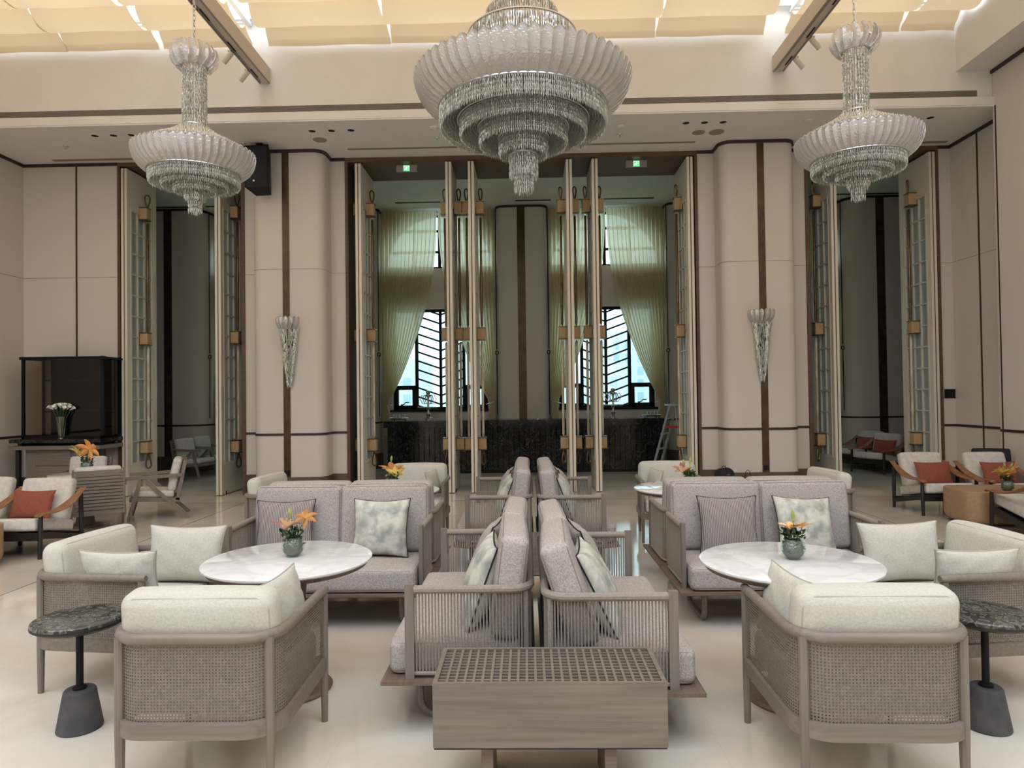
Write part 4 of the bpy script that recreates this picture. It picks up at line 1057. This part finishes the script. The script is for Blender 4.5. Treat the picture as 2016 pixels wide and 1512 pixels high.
def make_side():
    t = thing('side_table', 'x', 'side table')
    q = MB(); q.lathe([(0, 0.535), (0.20, 0.535), (0.21, 0.54), (0.21, 0.553), (0.205, 0.558), (0, 0.558)], 48); q.build('stone_top', M_gmarble, t, 30)
    q = MB(); q.lathe([(0, 0.515), (0.19, 0.515), (0.212, 0.53), (0.212, 0.54), (0, 0.54)], 48); q.build('top_tray', M_blackw, t, 30)
    q = MB(); q.tube([(0,0,0.2), (0,0,0.52)], 0.017, 12); q.lathe([(0.0,0.196),(0.032,0.196),(0.032,0.208),(0.02,0.216),(0,0.216)], 20); q.build('stem', M_black, t)
    q = MB(); q.lathe([(0, 0.0), (0.098, 0.0), (0.105, 0.006), (0.073, 0.19), (0.066, 0.198), (0, 0.198)], 40); q.build('weighted_foot', M_conc, t, 30)
    return t
s0 = make_side(); s0.location = (-2.275, 3.385, 0); s0['label'] = 'small dark stone side table on a grey cone foot at left'; s0['group'] = 'dark side tables'
dup(s0, (2.225, 3.375, 0), R(70), 'small dark stone side table on a grey cone foot at right', 'dark side tables')

# ---------------------------------------------------------------- flowers
def petal(mb, M, L, W, curl, n=6):
    def fn(u, v):
        wv = W*math.sin(PI*min(1, v*0.93+0.04))**0.8
        return ((u-0.5)*wv, L*v*math.cos(curl*v*0.6), L*v*math.sin(curl*v*0.9)*0.6 + (abs(u-0.5)**2)*wv*0.8)
    mb.grid(fn, 4, n, M)
def lily(parent, name, mt, pos, tilt, rz, size, openness):
    q = MB()
    for k in range(6):
        Mx = T(*pos, 0, 0, rz) @ Matrix.Rotation(tilt, 4, 'X') @ Matrix.Rotation(k*PI/3, 4, 'Z') @ Matrix.Rotation(openness + (0.12 if k % 2 else 0), 4, 'X')
        petal(q, Mx, size, size*0.42, -0.9)
    o = q.build(name, mt, parent, 60)
    s_ = MB()
    Mx = T(*pos, 0, 0, rz) @ Matrix.Rotation(tilt, 4, 'X')
    for k in range(5):
        s_.tube([Mx @ Vector((0,0,0)), Mx @ Vector((0.25*size*math.cos(k*1.26), 0.25*size*math.sin(k*1.26), size*0.6))], 0.0018, 4)
    s_.build('stamen', M_yellow, o)
    return o
def vase_of_lilies(loc, label, flowers, buds=(), sc=1.0, seed=1, greens=150, gr=0.05):
    t = thing('flower_vase', label, 'flower vase', loc, 0, 'glass bowls of lilies'); t.scale = (sc,)*3
    q = MB(); q.lathe([(0.0,0.0),(0.036,0.0),(0.056,0.022),(0.066,0.055),(0.060,0.088),(0.048,0.104),(0.050,0.110),(0.046,0.108),(0.055,0.088),(0.061,0.055),(0.052,0.026),(0.034,0.006),(0.0,0.006)], 32)
    q.build('glass_bowl', M_bowl, t, 60)
    q = MB(); q.lathe([(0,0.008),(0.034,0.008),(0.050,0.026),(0.056,0.04),(0,0.042)], 20); q.build('moss_soil', pm('vase_moss_%d' % seed, srgb(92,72,48), srgb(60,64,40), 60, rough=0.9), t)
    q = MB(); q.lathe([(0,0.03),(0.045,0.035),(0.054,0.058),(0.048,0.085),(0.042,0.104),(0,0.110)], 20); q.build('packed_leaves', M_green, t)
    r2 = random.Random(seed); q = MB()
    def leafq(c, L_, rr):
        a, b_ = r2.random()*2*PI, (r2.random()-0.3)*1.6
        Mx = T(*c, 0, 0, a) @ Matrix.Rotation(b_, 4, 'X')
        petal(q, Mx, L_, L_*0.75, 0.5, 3)
    for k in range(greens):
        a = r2.random()*2*PI; u = r2.random(); rad = (0.050 if k % 2 else gr*1.15)*math.sqrt(u); z = (0.03+0.07*r2.random()) if k % 2 else (0.105 + 0.045*r2.random())
        leafq((rad*math.cos(a), rad*math.sin(a), z), 0.018+0.018*r2.random(), rad)
    q.build('leaves', M_green, t, 60)['kind'] = 'stuff'
    for (nm, mt, pos, tilt, rz, size, op) in flowers:
        sm = MB(); sm.tube([(0,0,0.05), (pos[0]*0.5, pos[1]*0.5, pos[2]*0.6+0.02), pos], 0.0028, 5); sm.build('stem', M_stem, t)
        lily(t, 'lily', mt, pos, tilt, rz, size*1.25, op)
    for (pos, L_, r_) in buds:
        sm = MB(); sm.tube([(pos[0]*0.2,pos[1]*0.2,0.05), (pos[0]*0.8, pos[1]*0.8, pos[2]*0.7), pos], 0.0022, 5); sm.build('stem', M_stem, t)
        sm = MB(); Mx = T(*pos, 0, r_, 0); sm.lathe([(0.0,-0.005),(0.006,0.0),(0.011,L_*0.4),(0.009,L_*0.75),(0.001,L_)], 8, Mx); sm.build('bud', M_bud, t)
    return t
vase_of_lilies((-1.355, 3.87, 0.74), 'crackled glass bowl with pink-orange lilies on the left near table',
    [('lily', M_peach, (-0.035,-0.03,0.155), R(-25), R(0), 0.085, R(48)), ('lily', M_orange, (0.075,0.0,0.215), R(-55), R(30), 0.06, R(22))], [((-0.01,0.0,0.225), 0.055, R(-12))], 1.0, 1)
vase_of_lilies((1.435, 3.715, 0.74), 'crackled glass bowl with peach lilies and tall bud on the right near table',
    [('lily', M_peach, (-0.02,0.0,0.15), R(5), R(40), 0.065, R(50)), ('lily', M_orange, (0.045,-0.01,0.165), R(-20), R(10), 0.055, R(40))], [((0.0,-0.01,0.21), 0.062, R(-4))], 1.0, 2)
vase_of_lilies((-1.32, 6.62, 0.74), 'glass bowl with an orange lily on the table beyond the left sofas',
    [('lily', M_orange, (-0.01,-0.02,0.15), R(-25), R(0), 0.13, R(50)), ('lily', M_yellow, (0.03,-0.04,0.13), R(-50), R(20), 0.10, R(50))], [((-0.02,0,0.27), 0.06, 0.1)], 1.0, 3)
vase_of_lilies((1.56, 6.55, 0.74), 'glass bowl with a peach lily on the table beyond the right sofas',
    [('lily', M_peach, (-0.07,0.0,0.14), R(-40), R(-30), 0.10, R(40))], [((0.0,0.0,0.22), 0.07, 0.1), ((-0.05,0,0.22), 0.05, -0.3)], 1.0, 4)
vase_of_lilies((-5.93, 8.98, 0.69), 'glass bowl with bright orange lilies on the far left round table',
    [('lily', M_orange, (0.03,-0.02,0.24), R(-70), R(0), 0.11, R(12)), ('lily', M_yellow, (-0.10,-0.02,0.20), R(-50), R(-30), 0.09, R(30))], [], 1.25, 5)
vase_of_lilies((5.75, 8.25, 0.42), 'glass bowl with yellow and orange lilies on the oak block table',
    [('lily', M_yellow, (-0.06,-0.02,0.19), R(-30), R(-20), 0.09, R(30)), ('lily', M_orange, (0.08,-0.02,0.19), R(-60), R(60), 0.12, R(40))], [((-0.02,0,0.25), 0.05, -0.2), ((0.04,0,0.25), 0.05, 0.4)], 1.15, 6)

# ---------------------------------------------------------------- black-framed lounge chairs with leather strap arms
def make_lounge():
    t = thing('lounge_chair', 'x', 'armchair')
    hw = 0.35
    for sx in (-1, 1):
        x = sx*hw
        q = MB(); q.tube([(x, -0.35, 0), (x, -0.34, 0.25), (x, -0.335, 0.46)], [0.019, 0.024, 0.021], 8); q.build('leg', M_blackw, t)
        q = MB(); q.tube([(x, 0.35, 0), (x, 0.345, 0.3), (x, 0.335, 0.61)], [0.020, 0.026, 0.022], 8); q.build('leg', M_blackw, t)
        q = MB(); q.add([(x-0.014,-0.34,0.21),(x+0.014,-0.34,0.21),(x+0.014,0.35,0.075),(x-0.014,0.35,0.075),(x-0.014,-0.34,0.285),(x+0.014,-0.34,0.285),(x+0.014,0.35,0.13),(x-0.014,0.35,0.13)],
                        [(0,3,2,1),(4,5,6,7),(0,1,5,4),(1,2,6,5),(2,3,7,6),(3,0,4,7)]); q.build('side_rail', M_blackw, t, 0)
        def fn(u, v):
            k = v; y = -0.40 + 0.77*k; z = 0.475 + 0.17*k**2.2 - 0.035*math.sin(PI*k)
            if k < 0.06: z -= 0.03*(0.06-k)/0.06
            wv = 0.035 + 0.028*math.sin(PI*min(1, k*1.1))
            return (x + (u-0.5)*2*wv + sx*0.01, y, z + 0.006*abs(u-0.5)*2)
        q = MB(); q.grid(fn, 4, 20); 
        n = len(q.v); q.v += [(a, b_, c-0.007) for a, b_, c in q.v]; q.f += [tuple(i+n for i in reversed(f)) for f in q.f]
        nu = 5
        for j in range(20):
            for i in (0, 4):
                a = j*nu+i; b_ = a+nu; q.f.append((a, b_, n+b_, n+a) if i == 0 else (b_, a, n+a, n+b_))
        q.f.append((0, n, n+4, 4)) ; q.f.append((100, 104, n+104, n+100))
        q.build('leather_arm', M_tan, t, 50)
    q = MB(); q.box(-hw, hw, -0.35, -0.31, 0.19, 0.27); q.box(-hw, hw, 0.31, 0.35, 0.10, 0.16); q.box(-hw, hw, 0.335, 0.36, 0.55, 0.60); q.box(-hw+0.03, hw-0.03, -0.31, 0.31, 0.17, 0.185, T(0,0,0.0,R(-11))); q.build('cross_frame', M_blackw, t, 0)
    cushion_part('seat_cushion', t, 0.62, 0.66, 0.125, T(0, -0.04, 0.300, R(-11)), M_cream2, 0.012, 0.03, False, thick_axis=2)
    cushion_part('back_cushion', t, 0.56, 0.125, 0.48, T(0, 0.285, 0.53, R(-17)), M_cream2, 0.02, 0.04, False)
    return t
M_cream2 = pm('cream_boucle', srgb(212,206,198), srgb(198,191,183), scale=22, rough=0.95, spec=0.1, bump=0.2, bscale=100)
l0 = make_lounge()
GL = 'black-framed lounge chairs with leather arms'
LC = [((-5.46, 7.30, 0), R(2), 'black-framed lounge chair with rust pillow at left, beside the slatted chair'),
      ((-6.28, 7.45, 0), R(2), 'black-framed lounge chair cut off by the left edge of the view'),
      ((5.50, 9.30, 0), R(0), 'black-framed lounge chair with rust pillow, the left one behind the oak block'),
      ((6.33, 9.22, 0), R(0), 'black-framed lounge chair with rust pillow, the right one behind the oak block'),
      ((5.76, 7.69, 0), R(180), 'black-framed lounge chair in front of the oak block, facing away'),
      ((7.05, 13.75, 0), R(-62), 'dim lounge chair in the back room, the nearer of the two at right'),
      ((7.15, 14.65, 0), R(-62), 'dim lounge chair in the back room, the farther of the two at right')]
for i, (loc, rz, lab) in enumerate(LC):
    if i == 0: l0.location = loc; l0.rotation_euler = (0,0,rz); l0['label'] = lab; l0['group'] = GL
    else: dup(l0, loc, rz, lab, GL)
GR = 'rust pillows in the lounge chairs'
pillow('rust', 'rust pillow in the lounge chair at left beside the slatted chair', (-5.53, 7.38, 0.345), R(-4), R(-17), GR)
pillow('rust', 'rust pillow in the left lounge chair behind the oak block', (5.57, 9.36, 0.345), R(4), R(-17), GR)
pillow('rust', 'rust pillow in the right lounge chair behind the oak block', (6.41, 9.28, 0.345), R(4), R(-17), GR)
pillow('rust', 'rust pillow in the lounge chair that faces the oak block', (5.76, 7.61, 0.345), R(184), R(-17), GR)
pillow('rust', 'rust pillow in the nearer back-room lounge chair', (7.11, 13.71, 0.345), R(-66), R(-17), GR)
pillow('rust', 'rust pillow in the farther back-room lounge chair', (7.21, 14.61, 0.345), R(-66), R(-17), GR)
t = thing('black_leather_chair', 'black leather chair back rising behind the right lounge chair', 'armchair', (6.54, 9.74, 0), R(-20))
cushion_part('back_cushion', t, 0.46, 0.07, 0.50, T(0.0, -0.12, 0.56, R(-8)), M_bag, 0.01, 0.03, False)
q = MB(); q.rbox(0.40, 0.22, 0.10, 0.03, 0.0, T(0, -0.02, 0.33)); q.build('seat_cushion', M_bag, t)
for sx in (-1, 1):
    q = MB(); q.tube([(sx*0.18, 0.06, 0), (sx*0.17, 0.04, 0.30)], 0.014, 8); q.build('leg', M_blackw, t)
    q = MB(); q.tube([(sx*0.18, -0.10, 0), (sx*0.17, -0.08, 0.30)], 0.014, 8); q.build('leg', M_blackw, t)
# oak blocks
def oak_block(loc, sx, sy, h, label):
    t = thing('oak_block_table', label, 'coffee table', loc, 0, 'oak block tables')
    def rp_(ix):
        hx, hy, r = sx/2-ix, sy/2-ix, 0.16-ix
        return arc(hx-r, hy-r, r, 0, 90, 6) + arc(-hx+r, hy-r, r, 90, 180, 6) + arc(-hx+r, -hy+r, r, 180, 270, 6) + arc(hx-r, -hy+r, r, 270, 360, 6)
    q = MB(); lv = [(0.10,0.0),(0.055,0.018),(0.02,0.05),(0.0,0.10),(0.0,h-0.006),(0.006,h)]
    n = len(rp_(0)); V = []; F = []
    for ix, z in lv: V += [(x, y, z+0.012) for x, y in rp_(ix)]
    for j in range(len(lv)-1):
        for k in range(n): F.append((j*n+k, j*n+(k+1) % n, (j+1)*n+(k+1) % n, (j+1)*n+k))
    F.append(tuple(reversed(range(n)))); F.append(tuple((len(lv)-1)*n+k for k in range(n)))
    q.add(V, F); q.build('block_body', M_oak, t, 40)
    q = MB(); q.prism(rp_(0.12), 0, 0.012); q.build('plinth', M_blackw, t, 0)
oak_block((5.80, 8.47, 0), 1.10, 0.66, 0.41, 'oak block coffee table with rounded corners at right')
oak_block((-5.86, 6.42, 0), 1.15, 0.80, 0.41, 'oak block coffee table cut off by the left edge')

# ---------------------------------------------------------------- slatted chairs with V legs
def make_vchair():
    t = thing('slatted_chair', 'x', 'armchair')
    hw = 0.29
    def bar(mb, p, q_, wd, th=0.024, x=0):
        a = Vector(p); b_ = Vector(q_); d = (b_-a).normalized(); n_ = Vector((0, -d.z, d.y))*wd/2
        V = []
        for P in (a, b_):
            for sx_ in (-1, 1):
                V += [P - n_ + Vector((sx_*th/2,0,0)), P + n_ + Vector((sx_*th/2,0,0))]
        mb.add([tuple(v) for v in V], [(0,1,3,2),(4,6,7,5),(0,4,5,1),(2,3,7,6),(0,2,6,4),(1,5,7,3)])
    for sx in (-1, 1):
        x = sx*hw
        q = MB(); bar(q, (x,-0.32,0.585), (x,0.36,0.605), 0.045, 0.035); q.build('arm', M_taupe, t, 0)
        q = MB(); bar(q, (x,-0.14,0.58), (x,-0.30,0.0), 0.05); q.build('leg', M_taupez, t, 0)
        q = MB(); bar(q, (x,-0.12,0.58), (x,0.44,0.0), 0.05); q.build('leg', M_taupez, t, 0)
        q = MB(); bar(q, (x*0.93,0.30,0.26), (x*0.93,0.40,0.80), 0.045); q.build('back_post', M_taupez, t, 0)
        q = MB(); bar(q, (x*0.93,-0.26,0.30), (x*0.93,0.33,0.26), 0.055); q.build('seat_rail', M_taupe, t, 0)
    q = MB()
    for k in range(12):
        u = k/11; z = 0.31+0.46*u; y = 0.315+0.10*(z-0.26)/0.54; q.box(-0.265, 0.265, y-0.006, y+0.008, z-0.015, z+0.015)
    q.build('back_slats', M_taupe, t, 0)
    q = MB(); q.box(-0.265, 0.265, -0.28, -0.25, 0.265, 0.32); q.box(-0.265, 0.265, 0.29, 0.32, 0.22, 0.28); q.build('cross_rail', M_taupe, t, 0)
    cushion_part('seat_cushion', t, 0.50, 0.52, 0.095, T(0, 0.0, 0.355, R(-4)), M_cream2, 0.01, 0.03, False, thick_axis=2)
    cushion_part('back_cushion', t, 0.49, 0.105, 0.45, T(0, 0.268, 0.60, R(-11)), M_cream2, 0.015, 0.035, False)
    return t
v0 = make_vchair(); GV = 'slatted chairs with V-shaped legs'
VC = [((-5.52, 8.58, 0), R(214), 'slatted chair showing its back, in front of the far left round table'),
      ((-5.24, 9.38, 0), R(-64), 'slatted chair seen from the side, at the foot of the left door'),
      ((-6.45, 9.58, 0), R(8), 'slatted chair behind the far left round table, cushion facing out'),
      ((-6.92, 14.0, 0), R(78), 'dim slatted chair in the back room, the nearer one at left'),
      ((-6.95, 14.8, 0), R(78), 'dim slatted chair in the back room, the farther one at left')]
for i, (loc, rz, lab) in enumerate(VC):
    if i == 0: v0.location = loc; v0.rotation_euler = (0,0,rz); v0['label'] = lab; v0['group'] = GV
    else: dup(v0, loc, rz, lab, GV)
dup(s0, (7.95, 13.9, 0), 0, 'small dark side table beside the back-room lounge chairs', 'dark side tables')

# ---------------------------------------------------------------- display cabinet with calla lilies
t = thing('display_cabinet', 'black-framed glass display cabinet on a grey wood base at left', 'cabinet', (-7.60, 11.44, 0))
def B(name, mt, *boxes):
    q = MB()
    for b_ in boxes: q.box(*b_)
    return q.build(name, mt, t, 0)
B('vitrine_frame', M_black, (-0.70,-0.66,-0.52,-0.48,1.03,2.38), (0.62,0.66,-0.52,-0.48,1.03,2.38), (-0.70,-0.67,-0.05,-0.01,1.03,2.38), (0.63,0.66,-0.05,-0.01,1.03,2.38),
  (-0.72,0.70,-0.54,-0.50,2.33,2.375), (-0.70,0.66,-0.5,0,2.35,2.37), (-0.70,0.66,-0.52,-0.48,1.03,1.07), (-0.70,-0.67,-0.5,-0.02,2.33,2.36), (0.63,0.70,-0.5,-0.02,2.33,2.36))
B('back_panel', M_black, (-0.32,0.60,-0.03,-0.012,1.03,2.35), (-0.32,-0.30,-0.36,-0.03,1.03,2.35))
B('shelf', M_black, (-0.42,0.58,-0.36,-0.03,1.98,2.00)); B('shelf', M_black, (-0.42,0.58,-0.36,-0.03,1.46,1.48))
B('smoked_glass', M_tint, (-0.66,0.62,-0.505,-0.497,1.07,2.33)); B('side_glass', M_tint, (0.64,0.645,-0.48,-0.05,1.07,2.33))
B('marble_counter', M_dmarble, (-0.80,0.70,-0.66,-0.01,0.97,1.03))
B('wood_ledge', M_taupe, (-0.80,0.70,-0.67,-0.01,0.86,0.92)); B('counter_post', M_blackw, (-0.70,-0.64,-0.60,-0.05,0.92,0.97), (0.50,0.56,-0.60,-0.05,0.92,0.97))
B('base_carcass', M_taupez, (-0.60,0.38,-0.56,-0.01,0.0,0.86))
for k, (z0, z1) in enumerate(((0.60,0.84),(0.33,0.585),(0.06,0.315))):
    d = B('drawer', M_taupe, (-0.42,0.16,-0.575,-0.56,z0,z1))
B('black_leg', M_blackw, (-0.74,-0.68,-0.60,-0.54,0,0.86)); B('black_leg', M_blackw, (0.58,0.64,-0.60,-0.54,0,0.86)); B('side_board', M_platform, (0.38,0.60,-0.50,-0.46,0.0,0.86))
t = thing('calla_lily_vase', 'tall glass vase of white calla lilies on the black cabinet counter', 'flower vase', (-7.60, 10.87, 1.03))
q = MB(); q.lathe([(0,0),(0.045,0.0),(0.038,0.02),(0.05,0.06),(0.085,0.36),(0.081,0.36),(0.045,0.06),(0.0,0.04)], 24); q.build('glass_vase', M_glass, t)
r2 = random.Random(5)
for k in range(22):
    a = k*2.4; rr = 0.15*math.sqrt((k+0.5)/22); tp = Vector((rr*math.cos(a), rr*math.sin(a)*0.8, 0.50 + 0.03*r2.random() - rr*0.25))
    q = MB(); q.tube([(0.02*math.cos(a), 0.02*math.sin(a), 0.05), (tp.x*0.5, tp.y*0.5, 0.33), tuple(tp)], 0.0045, 5); st = q.build('stem', M_green, t)
    q = MB(); Mx = Matrix.Translation(tp) @ Matrix.Rotation(0.9*rr/0.15, 4, Vector((-math.sin(a), math.cos(a), 0)))
    q.lathe([(0.002,-0.01),(0.012,0.02),(0.020,0.05),(0.034,0.068),(0.030,0.07),(0.012,0.04),(0.0,0.03)], 10, Mx); q.build('calla_bloom', M_lilyw, st)

# ---------------------------------------------------------------- marble bar and what stands on it
t = thing('marble_bar', 'long black marble bar counter standing below the arched windows', 'bar counter', (-0.06, 14.3, 0))
q = MB(); q.box(-2.99, 2.98, 0.0, 0.75, 0.98, 1.12); q.build('bar_top', M_dmarble, t, 0)
q = MB(); n = 52
poly = []
for k in range(n):
    x0 = -2.92 + 5.84*k/n; x1 = -2.92 + 5.84*(k+1)/n
    poly += [(x0, 0.055), (x0+0.006, 0.04), (x1-0.006, 0.04)]
poly += [(2.92, 0.055), (2.92, 0.70), (-2.92, 0.70)]
q.prism(poly, 0.0, 0.98); q.build('fluted_front', M_dmarble, t, 0)
q = MB(); q.box(-2.92, 2.92, 0.03, 0.055, 0.0, 0.05); q.build('kick_strip', M_black, t, 0)
def epergne(x, label):
    t = thing('silver_epergne', label, 'centrepiece', (x, 14.62, 1.12), 0, 'silver centrepieces on the bar')
    q = MB(); q.lathe([(0,0),(0.05,0.0),(0.05,0.02),(0.025,0.05),(0.04,0.10),(0.05,0.13),(0.025,0.17),(0.026,0.22),(0.045,0.26),(0.022,0.30),(0.02,0.46),(0.03,0.50),(0.06,0.56),(0,0.56)], 20); q.build('stem', M_silver, t)
    for k in range(4):
        a = k*PI/2+0.6; q = MB(); q.tube([(0.03*math.cos(a),0.03*math.sin(a),0.06),(0.10*math.cos(a),0.10*math.sin(a),0.05),(0.13*math.cos(a),0.13*math.sin(a),0.0)], [0.012,0.009,0.014], 6); q.build('scroll_foot', M_silver, t)
    for k in range(6):
        a = k*PI/3; q = MB(); c, s_ = math.cos(a), math.sin(a)
        q.tube([(0.015*c,0.015*s_,0.36),(0.11*c,0.11*s_,0.36),(0.18*c,0.18*s_,0.46),(0.13*c,0.13*s_,0.55)], 0.009, 6); q.build('branch', M_silver, t)
        q = MB(); q.lathe([(0,0.26),(0.02,0.26),(0.06,0.29),(0.064,0.30),(0.02,0.28),(0,0.28)], 12, T(0.17*c,0.17*s_,0)); q.build('glass_dish', M_glass, t)
    q = MB()
    for k in range(10):
        a = k*PI/5; petal(q, T(0,0,0.56,0,0,a) @ Matrix.Rotation(R(-35),4,'X'), 0.15, 0.07, 0.8)
    q.build('flared_bowl', M_silver, t, 60)
    q = MB(); q.lathe([(0,0.55),(0.03,0.56),(0.055,0.60),(0.04,0.64),(0,0.66)], 12); q.build('crown_knop', M_silver, t)
epergne(-2.14, 'branched silver centrepiece standing on the left part of the bar')
epergne(1.86, 'branched silver centrepiece standing on the right part of the bar')
def trayset(x, label):
    t = thing('glass_tray', label, 'tray', (x, 14.62, 1.12), 0, 'silver trays of glasses on the bar')
    q = MB(); q.lathe([(0,0.03),(0.19,0.03),(0.215,0.06),(0.205,0.065),(0.185,0.045),(0,0.045)], 28); q.build('tray', M_silver, t)
    for k in range(4):
        a = k*PI/2+0.8; q = MB(); q.tube([(0.16*math.cos(a),0.16*math.sin(a),0.03),(0.19*math.cos(a),0.19*math.sin(a),0.0)], 0.012, 6); q.build('foot', M_silver, t)
    for k in range(9):
        a = k*0.7; rr = 0.0 if k == 0 else (0.075 if k < 4 else 0.13)
        if k: a = k*2*PI/(3 if k < 4 else 5)
        g = thing('tumbler', 'small clear tumbler on the %s silver tray' % ('left' if x < 0 else 'right'), 'glass', (x+rr*math.cos(a), 14.62+rr*math.sin(a), 1.165), 0, 'tumblers on the %s bar tray' % ('left' if x < 0 else 'right'))
        q = MB(); q.lathe([(0,0),(0.024,0),(0.032,0.10),(0.029,0.10),(0.022,0.01),(0,0.01)], 12); q.build('tumbler_body', M_glass, g)
trayset(-2.78, 'silver tray of glasses at the left end of the bar'); trayset(2.68, 'silver tray of glasses at the right end of the bar')
q = MB(); q.tube([(0,0,0),(0,0,0.13),(0,-0.03,0.155),(0,-0.07,0.15)], 0.012, 8); q.lathe([(0,0),(0.03,0),(0.028,0.015),(0,0.015)], 14)
o = q.build('bar_tap', M_steel); o.location = (0.236, 14.6, 1.12); tag(o, 'small chrome tap rising from the middle of the bar', 'tap')

# ---------------------------------------------------------------- ladder and bag
t = thing('step_ladder', 'leaning silver aluminium step ladder at the right end of the bar', 'ladder', (2.30, 13.1, 0))
for (ox, oy) in ((0.06, 0.0), (0.25, 0.28)):
    q = MB(); q.tube([(ox, oy, 0), (ox+0.40, oy, 1.42)], 0.024, 4); q.build('side_rail', M_alu, t, 0)
for k in range(4):
    z = 0.28 + 0.29*k; x = 0.40*z/1.42
    q = MB(); V = T(x+0.155, 0.14, z, 0, 0, math.atan2(0.28, 0.19)); q.box(-0.17, 0.17, -0.035, 0.035, -0.012, 0.012, V); q.build('tread', M_alu, t, 0)
for (ox, oy) in ((0.66, 0.0), (0.84, 0.28)):
    q = MB(); q.tube([(ox+0.02, oy, 0), (ox-0.10, oy, 1.40)], 0.016, 4); q.build('rear_leg', M_alu, t, 0)
q = MB(); q.box(0.36, 0.66, -0.01, 0.01, 0.97, 1.01); q.build('red_stay', M_red, t, 0)
q = MB(); q.box(0.42, 0.78, -0.03, 0.32, 1.40, 1.43); q.build('top_cap', M_alu, t, 0)
t = thing('backpack', 'black backpack on the floor by the right round pier', 'bag', (3.05, 10.55, 0), R(12))
q = MB(); q.rbox(0.30, 0.20, 0.46, 0.09, 0.03, T(0, 0, 0.235, 0, R(-4))); q.build('bag_body', M_bag, t)
q = MB(); q.rbox(0.24, 0.07, 0.24, 0.03, 0.02, T(0, -0.115, 0.16)); q.build('front_pocket', M_bag, t)
q = MB(); q.tube([(-0.03,0.03,0.46),(-0.025,0.03,0.50),(0.025,0.03,0.50),(0.03,0.03,0.46)], 0.008, 6); q.build('grab_handle', M_bag, t)
q = MB(); q.tube([(-0.10,-0.10,0.36),(0,-0.118,0.385),(0.10,-0.10,0.36)], 0.004, 5); q.build('zip', M_beamu, t)
o = MB().tube([(-0.05,0,0),(-0.055,0,0.25),(-0.035,0,0.40),(0.0,0,0.44),(0.035,0,0.40),(0.055,0,0.25),(0.05,0,0.0)], 0.005, 6).build('cable_loop', M_black)
o.location = (3.42, 10.6, 0.0); tag(o, 'thin dark cable loop standing behind the right sofas', 'cable')
for i, o in enumerate([x for x in bpy.data.objects if x.name.startswith('sheer_curtain')]): o['label'] = o['label'].replace('sheer green-white curtain tied to the', 'sheer curtain tied at the')
